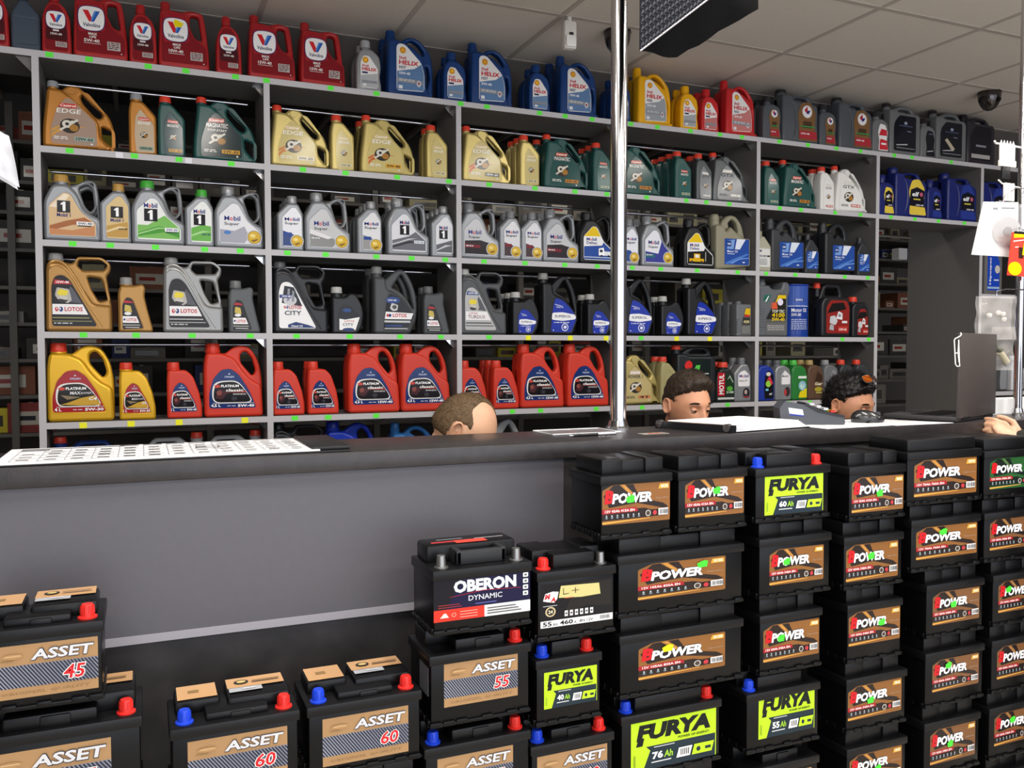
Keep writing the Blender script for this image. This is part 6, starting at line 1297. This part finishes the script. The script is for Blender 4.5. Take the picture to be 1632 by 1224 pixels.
def person(label, base, yaw, head_c, hyaw, tilt, roll_, skin, hair, cloth, trous, pose, hands, voxel=.0052, group=None, hs=1.0):
    """all joints in world space; pose: dict of joint name -> Vector"""
    t = thing('person', label, 'person', base)
    B = Vector(base)
    Mh = Matrix.Translation(head_c) @ Matrix.Rotation(hyaw, 4, 'Z') @ Matrix.Rotation(tilt, 4, 'X') @ Matrix.Rotation(roll_, 4, 'Y') @ Matrix.Scale(hs, 4)
    m = MB()
    m.add([Mh @ p for row in HS for p, d in row], HF, skin, True)
    neckb = pose['neck']; nk = Mh @ Vector((0, .028, -.06))
    P_ = pose
    def body(m, g=0, legs=True, arms=True, neck=True, torso=True):
        if neck: capsule(m, [(nk, .056+g, .058+g), ((nk+neckb)/2, .054+g, .056+g), (neckb, .060+g, .062+g)], skin)
        if torso:
            sp = P_['pelvis']; dv = neckb-sp
            capsule(m, [(sp+dv*.10, .16+g, .115+g), (sp+dv*.25, .155+g, .11+g), (sp+dv*.5, .16+g, .115+g), (sp+dv*.75, .175+g, .12+g), (sp+dv*.9, .15+g, .10+g)], skin, 22)
            capsule(m, [(P_['shl'], .055+g), (sp+dv*.93, .085+g), (P_['shr'], .055+g)], skin)
        if arms:
            for s in 'lr':
                capsule(m, [(P_['sh'+s], .056+g), (P_['el'+s].lerp(P_['sh'+s], .5), .048+g), (P_['el'+s], .040+g)], skin)
                capsule(m, [(P_['el'+s], .041+g), (P_['wr'+s].lerp(P_['el'+s], .65), .040+g), (P_['wr'+s].lerp(P_['el'+s], .03 if g else 0), .027+g*1.2)], skin)
        if legs:
            for s in 'lr':
                capsule(m, [(P_['hip'+s], .088+g), (P_['kn'+s].lerp(P_['hip'+s], .5), .075+g), (P_['kn'+s], .057+g)], skin)
                capsule(m, [(P_['kn'+s], .056+g), (P_['an'+s].lerp(P_['kn'+s], .65), .054+g), (P_['an'+s], .036+g)], skin)
    body(m)
    for s in 'lr':
        w_, f_, n_, sd_, c_ = hands[s]; hand_chains(m, w_, f_, n_, skin, sd_, c_)
    me = fuse(m, voxel, 2, skin)
    q = MB(); q.mesh(me, skin); bpy.data.meshes.remove(me)
    for sd in (-1, 1):
        vs, fs = ear(sd); q.add([Mh @ v for v in vs], fs, skin, True)
    q.v = [tuple(Vector(v)-B) for v in q.v]; q.build('body', t, 80)
    # eyes, lids and brows
    for sd in (-1, 1):
        c = Vector((sd*.031, -.0785, .000)); e = MB()
        Me = Matrix.Translation(-B) @ Mh @ Matrix.Translation(c)
        e.lathe([(.0118*math.sin(a), -.0118*math.cos(a)) for a in [PI*k/12 for k in range(13)]], mat('eye_white', '#a89d95', .3), Me @ Matrix.Rotation(PI/2, 4, 'X'), 18)
        gz = Matrix.Rotation(-.25*0+.30, 4, 'X')
        for r0, zz, hx in ((.0068, .0116, '#2a1f18'), (.0030, .0124, '#0a0908')):
            pts = [Me @ (Matrix.Rotation(.28, 4, 'X') @ Vector((r0*math.cos(2*PI*i/14), -zz, r0*math.sin(2*PI*i/14)))) for i in range(14)]; e.add(pts, [list(range(14))], mat('iris_'+hx[1:], hx, .15))
        e.build('eye', t)
        l = MB()
        for lo, hi, rr in ((.12, 1.3, .0136), (-1.3, -.42, .0132)):
            vs = []; nn = 14; mm = 8
            for j in range(mm+1):
                el = lo+(hi-lo)*j/mm
                for i in range(nn+1):
                    az = -1.25+2.5*i/nn; vs.append(Me @ Vector((rr*1.15*math.cos(el)*math.sin(az), -rr*math.cos(el)*math.cos(az), rr*math.sin(el))))
            l.add(vs, [(j*(nn+1)+i, j*(nn+1)+i+1, (j+1)*(nn+1)+i+1, (j+1)*(nn+1)+i) for j in range(mm) for i in range(nn)], skin, True)
        l.build('eyelid', t)
        b = MB(); rnd = random.Random(4)
        for k in range(220):
            u = rnd.random(); x = sd*(.014+.036*u); z = .023+.006*math.sin(u*2.6)+rnd.uniform(-.0048, .0048)*(1-.6*u)
            y = -.0995+.0045*(u**1.5)*3.4+.001; p0 = Vector((x, y, z)); p1 = p0+Vector((sd*.008, -.0005+.002*u, .0025*(1-u*1.6)))
            b.add([Mb @ v for Mb in [Matrix.Translation(-B) @ Mh] for v in (p0+Vector((0, 0, -.0012)), p0+Vector((0, 0, .0012)), p1)], [(0, 1, 2)], hair['mat'])
        b.build('eyebrow', t)
    # hair
    Ml = Matrix.Translation(-B) @ Mh
    h = MB(); vs = []; keep = []
    for row in HS:
        for p, d in row:
            k = hair['mask'](p, d); n = Vector((p.x/.077**2, p.y/.1**2, p.z/.118**2)).normalized()
            th = hair['th'](p, d)*min(1, max(0, k))-.003*(1-min(1, max(0, k)))
            th += noise.noise(p*90)*hair.get('rough', .002)*min(1, max(0, k))
            vs.append(Ml @ (p+n*th)); keep.append(k > -.15)
    fs = [f for f in HF if all(keep[i] for i in f)]
    h.add(vs, fs, hair['mat'], True)
    rnd = random.Random(9); n_t = hair.get('tufts', 500); c = 0; tries = 0
    while c < n_t and tries < 20000:
        tries += 1; j = rnd.randrange(2, int(NV*.66)); i = rnd.randrange(NU); p, d = HS[j][i]; k = hair['mask'](p, d)
        if k < .25: continue
        n = Vector((p.x/.077**2, p.y/.1**2, p.z/.118**2)).normalized(); th = hair['th'](p, d)*min(1, k)
        b0 = p+n*(th*.6); dr = (n*hair.get('stand', .4)+hair['flow'](p, d)+Vector((rnd.uniform(-1, 1), rnd.uniform(-1, 1), rnd.uniform(-1, 1)))*.35).normalized()
        L = hair.get('len', .02)*rnd.uniform(.6, 1.2)*min(1, k); sx = dr.orthogonal().normalized()*hair.get('w', .003); sy = dr.cross(sx)
        tip = b0+dr*L+n*L*.15
        pv = [b0+sx, b0-sx*.5+sy*.87, b0-sx*.5-sy*.87, tip]
        h.add([Ml @ v for v in pv], [(0, 1, 3), (1, 2, 3), (2, 0, 3)], hair['mat'], False); c += 1
    h.build('hair', t, 60)
    # clothes
    j = MB(); body(j, .014, legs=False, neck=False)
    capsule(j, [(neckb+Vector((0, .01, -.02)), .085, .085), (neckb+Vector((0, .008, .03)), .074, .076)], skin)
    me = fuse(j, .009, 3, cloth)
    me.transform(Matrix.Translation(-B)); link('jacket', me, t)
    if hair.get('collar'):
        c_ = MB(); c0 = neckb+Vector((0, .008, .045)); pts = [c0-B+Vector((math.cos(a)*.073, math.sin(a)*.075, .012*math.sin(a))) for a in [2*PI*k/24 for k in range(24)]]
        c_.tube(pts, .011, hair['collar'], 8, closed=True); c_.build('collar', t)
    j = MB(); body(j, .012, arms=False, neck=False, torso=False)
    capsule(j, [(P_['hipl'], .11), (P_['pelvis'], .13, .11), (P_['hipr'], .11)], skin)
    me = fuse(j, .011, 3, trous); me.transform(Matrix.Translation(-B)); link('trousers', me, t)
    for s in 'lr':
        a = P_['an'+s]; f = P_['foot']; q = MB(); fl = a.copy(); fl.z = .045
        capsule(q, [(fl-f*.05, .042, .045), (fl+f*.06, .046, .038), (fl+f*.15, .042, .030)], M_black)
        o = q.build('shoe', t); o.location = -B
    return t

def seated(base_xy, yaw, head_c, seat_z):
    R_ = Matrix.Rotation(yaw, 3, 'Z')
    def W(x, y, z): v = R_ @ Vector((x, y, 0)); return Vector((base_xy[0]+v.x, base_xy[1]+v.y, z))
    hc = head_c
    neck = Vector((hc.x, hc.y, 0))+(R_ @ Vector((0, .055, 0))); neck.z = hc.z-.155
    pel = W(0, 0, seat_z+.125)
    sh = [neck+(R_ @ Vector((s*.175, .01, -.055))) for s in (1, -1)]
    P_ = dict(neck=neck, pelvis=pel, shl=sh[0], shr=sh[1], foot=R_ @ Vector((0, -1, 0)))
    for s, k in ((1, 'l'), (-1, 'r')):
        P_['el'+k] = P_['sh'+k]+(R_ @ Vector((s*.05, .02, -.27)))
        P_['wr'+k] = W(s*.13, -.25, seat_z+.20)
        P_['hip'+k] = W(s*.09, 0, seat_z+.105); P_['kn'+k] = W(s*.11, -.38, seat_z+.085); P_['an'+k] = W(s*.11, -.42, .09)
    f = R_ @ Vector((0, -1, -.15))
    hands = {'l': (P_['wrl'], f, Vector((0, 0, -1)), -1, .3), 'r': (P_['wrr'], f, Vector((0, 0, -1)), 1, .3)}
    return P_, hands
def office_chair(xy, yaw, sz, label):
    t = thing('office_chair', label, 'chair', (xy[0], xy[1], 0), yaw); fm = mat('chair_fabric', '#26262b', .85, bump=.3, bscale=200)
    m = MB(); m.box((-.23, -.24, sz-.085), (.23, .22, sz-.015), fm, bev=.03); m.build('seat', t)
    m = MB(); m.box((-.20, .245, sz+.10), (.20, .285, sz+.40), fm, bev=.02); m.build('backrest', t)
    m = MB(); m.tube([(0, .05, sz-.09), (0, .26, sz-.08), (0, .295, sz), (0, .29, sz+.2)], .014, M_black, 8); m.build('back_bracket', t)
    m = MB(); m.cyl((0, 0, .09), (0, 0, sz-.08), .025, M_chrome, 16); m.build('gas_column', t)
    for i in range(5):
        a = 2*PI*i/5+.3; q = MB(); q.tube([(0, 0, .10), (math.cos(a)*.27, math.sin(a)*.27, .07)], .016, M_black, 8); q.build('leg', t)
        q = MB(); x, y = math.cos(a)*.27, math.sin(a)*.27; q.cyl((x-.012, y, .027), (x+.012, y, .027), .027, M_black, 14); q.build('castor', t)
def hairline(z0, k=.0):
    """positive where hair grows: above the hairline at front, down to the nape behind"""
    def f(p, d):
        ax = abs(p.x)
        front = (p.z-z0-(-.012*gs(ax-.055, .02) if k else 0))/.012
        if p.y < -.02: v = front+ (max(0, (p.y+.06))/.04)*2.2 if ax > .05 else front
        else: v = (p.z+.045+.0*p.y)/.02
        if ax > .062 and -.02 < p.y < .035: v = min(v, (p.z-.018)/.012)     # clear of the ears
        v += noise.noise(p*60+Vector((7, 0, 0)))*.6
        return v
    return f
dark = mat('hair_dark_brown', '#33281f', .6, spec=.3, var=.35, scale=90, bump=.5, bscale=260)
blackh = mat('hair_black', '#141112', .5, spec=.35, var=.35, scale=90, bump=.5, bscale=260)
fair = mat('hair_fair_brown', '#5b4833', .7, spec=.25, var=.3, scale=120, bump=.5, bscale=300)
navy = mat('jacket_navy', '#1b2740', .8, bump=.3, bscale=150); charc = mat('jacket_charcoal', '#26282c', .8, bump=.3, bscale=150)
jean = mat('trousers_dark', '#22242c', .85, bump=.3, bscale=180)

# balding man, head bowed, facing right
hc = on_y(738, 686, 2.78)
b_xy = (hc.x-.22, hc.y+.12)
P1, H1 = seated(b_xy, PI/2*.97, hc, .50)
def mask1(p, d):
    v = hairline(.072)(p, d)
    for sx, rx in ((-.044, .042), (.044, .042)):
        e = math.sqrt(((p.x-sx)/rx)**2+((p.y+.052)/.052)**2+((p.z-.072)/.05)**2); v = min(v, (e-1)/.22+noise.noise(p*50)*.5)
    return v
person('balding man seen from behind, head bowed, behind the counter', (b_xy[0], b_xy[1], 0), 0, hc, math.radians(66), math.radians(30), 0, SKIN2,
       dict(mat=fair, mask=mask1, th=lambda p, d: .003, rough=.001, tufts=900, len=.007, w=.0012, stand=.5, flow=lambda p, d: Vector((0, .6, -.3))), charc, jean, P1, H1, hs=1.12)
office_chair((b_xy[0], b_xy[1]), PI/2, .50, 'black office chair under balding man')

# dark haired man looking down at the binder
hc = on_y(1094, 646, 2.80)
b_xy = (hc.x-.02, hc.y+.24)
P2, H2 = seated(b_xy, .06, hc, .56)
def th2(p, d): return .006+.018*max(0, min(1, (p.z-.03)/.06))*(1-.3*max(0, p.y/.1))+.014*gs(p.y+.07, .03)*gs(p.x-.01, .05)*(1 if p.z > .05 else 0)
person('man with short dark brown hair looking down at white papers', (b_xy[0], b_xy[1], 0), 0, hc, .10, math.radians(10), 0, SKIN,
       dict(mat=dark, mask=hairline(.074, 1), th=th2, rough=.004, tufts=1500, len=.020, w=.0022, stand=.35, flow=lambda p, d: Vector((.5, -.6, .25)), collar=mat('collar_blue', '#1c3f86', .8)), navy, jean, P2, H2)
office_chair((b_xy[0], b_xy[1]), .06, .56, 'black office chair under dark-haired man')

# spiky haired man behind the mouse
hc = on_y(1352, 646, 2.80)
b_xy = (hc.x-.05, hc.y+.24)
P3, H3 = seated(b_xy, .2, hc, .56)
def th3(p, d): return .008+.018*max(0, min(1, (p.z-.02)/.06))
t3 = person('man with spiky black hair and sunglasses on head behind counter', (b_xy[0], b_xy[1], 0), 0, hc, .34, math.radians(12), 0, SKIN,
       dict(mat=blackh, mask=hairline(.070, 1), th=th3, rough=.006, tufts=1300, len=.024, w=.003, stand=.7, flow=lambda p, d: Vector((.2, -.2, .5))), charc, jean, P3, H3)
office_chair((b_xy[0], b_xy[1]), .2, .56, 'black office chair under spiky-haired man')
# mirrored sunglasses pushed up into the hair
Mg = Matrix.Translation(hc) @ Matrix.Rotation(.34, 4, 'Z') @ Matrix.Rotation(math.radians(12), 4, 'X')
t = thing('sunglasses', 'orange mirrored sunglasses pushed up on the spiky black hair', 'sunglasses', hc)
gm_ = mat('mirror_orange', '#e8741c', .08, metal=.9)
for sd in (-1, 1):
    q = MB(); pl = fillet([(-.027, -.016), (.027, -.019), (.028, .016), (-.026, .019)], .014)
    Ml = Matrix.Translation(-hc) @ Mg @ Matrix.Translation((sd*.034, -.070, .132)) @ Matrix.Rotation(math.radians(-48), 4, 'X') @ Matrix.Rotation(sd*.25, 4, 'Z')
    q.add([Ml @ Vector((x, -.003*(1-(x/.03)**2), z)) for x, z in pl], [list(range(len(pl)))], gm_); q.build('lens', t)
    q = MB(); q.tube([Ml @ Vector((x, -.001, z)) for x, z in pl], .0022, M_black, 6, closed=True); q.build('rim', t)
    q = MB(); a_ = Ml @ Vector((sd*.028, 0, .010)); b_ = Matrix.Translation(-hc) @ Mg @ Vector((sd*.092, .03, .075)); q.tube([a_, a_.lerp(b_, .5)+Vector((0, 0, .004)), b_], .002, M_black, 6); q.build('temple', t)

# customer at the right edge: only hand and cuff enter the picture
X0, Y0 = 3.12, 1.62
wr = on_y(1628, 702, 2.12); wr.z -= .0
P4 = dict(neck=Vector((X0, Y0, 1.50)), pelvis=Vector((X0, Y0, .95)), shl=Vector((X0-.18, Y0, 1.43)), shr=Vector((X0+.18, Y0, 1.43)), foot=Vector((0, 1, 0)),
          ell=Vector((X0-.12, 1.86, 1.20)), wrl=wr, elr=Vector((X0+.24, Y0+.03, 1.15)), wrr=Vector((X0+.24, Y0+.16, .95)),
          hipl=Vector((X0-.09, Y0, .93)), hipr=Vector((X0+.09, Y0, .93)), knl=Vector((X0-.10, Y0+.02, .50)), knr=Vector((X0+.10, Y0+.02, .50)), anl=Vector((X0-.10, Y0-.02, .09)), anr=Vector((X0+.10, Y0-.02, .09)))
H4 = {'l': (wr, Vector((-.75, .45, .45)), Vector((.35, .85, -.3)), -1, .80), 'r': (P4['wrr'], Vector((0, .1, -1)), Vector((-1, 0, 0)), 1, .35)}
person('customer in dark sleeve resting a fist on counter, right edge', (X0, Y0, 0), 0, Vector((X0, Y0-.01, 1.66)), PI, math.radians(6), 0, SKIN2,
       dict(mat=dark, mask=hairline(.06), th=lambda p, d: .012, rough=.003, tufts=300, len=.015, w=.002, flow=lambda p, d: Vector((0, .5, -.3))), mat('jacket_olive_black', '#1f221e', .7, bump=.4, bscale=60), jean, P4, H4)
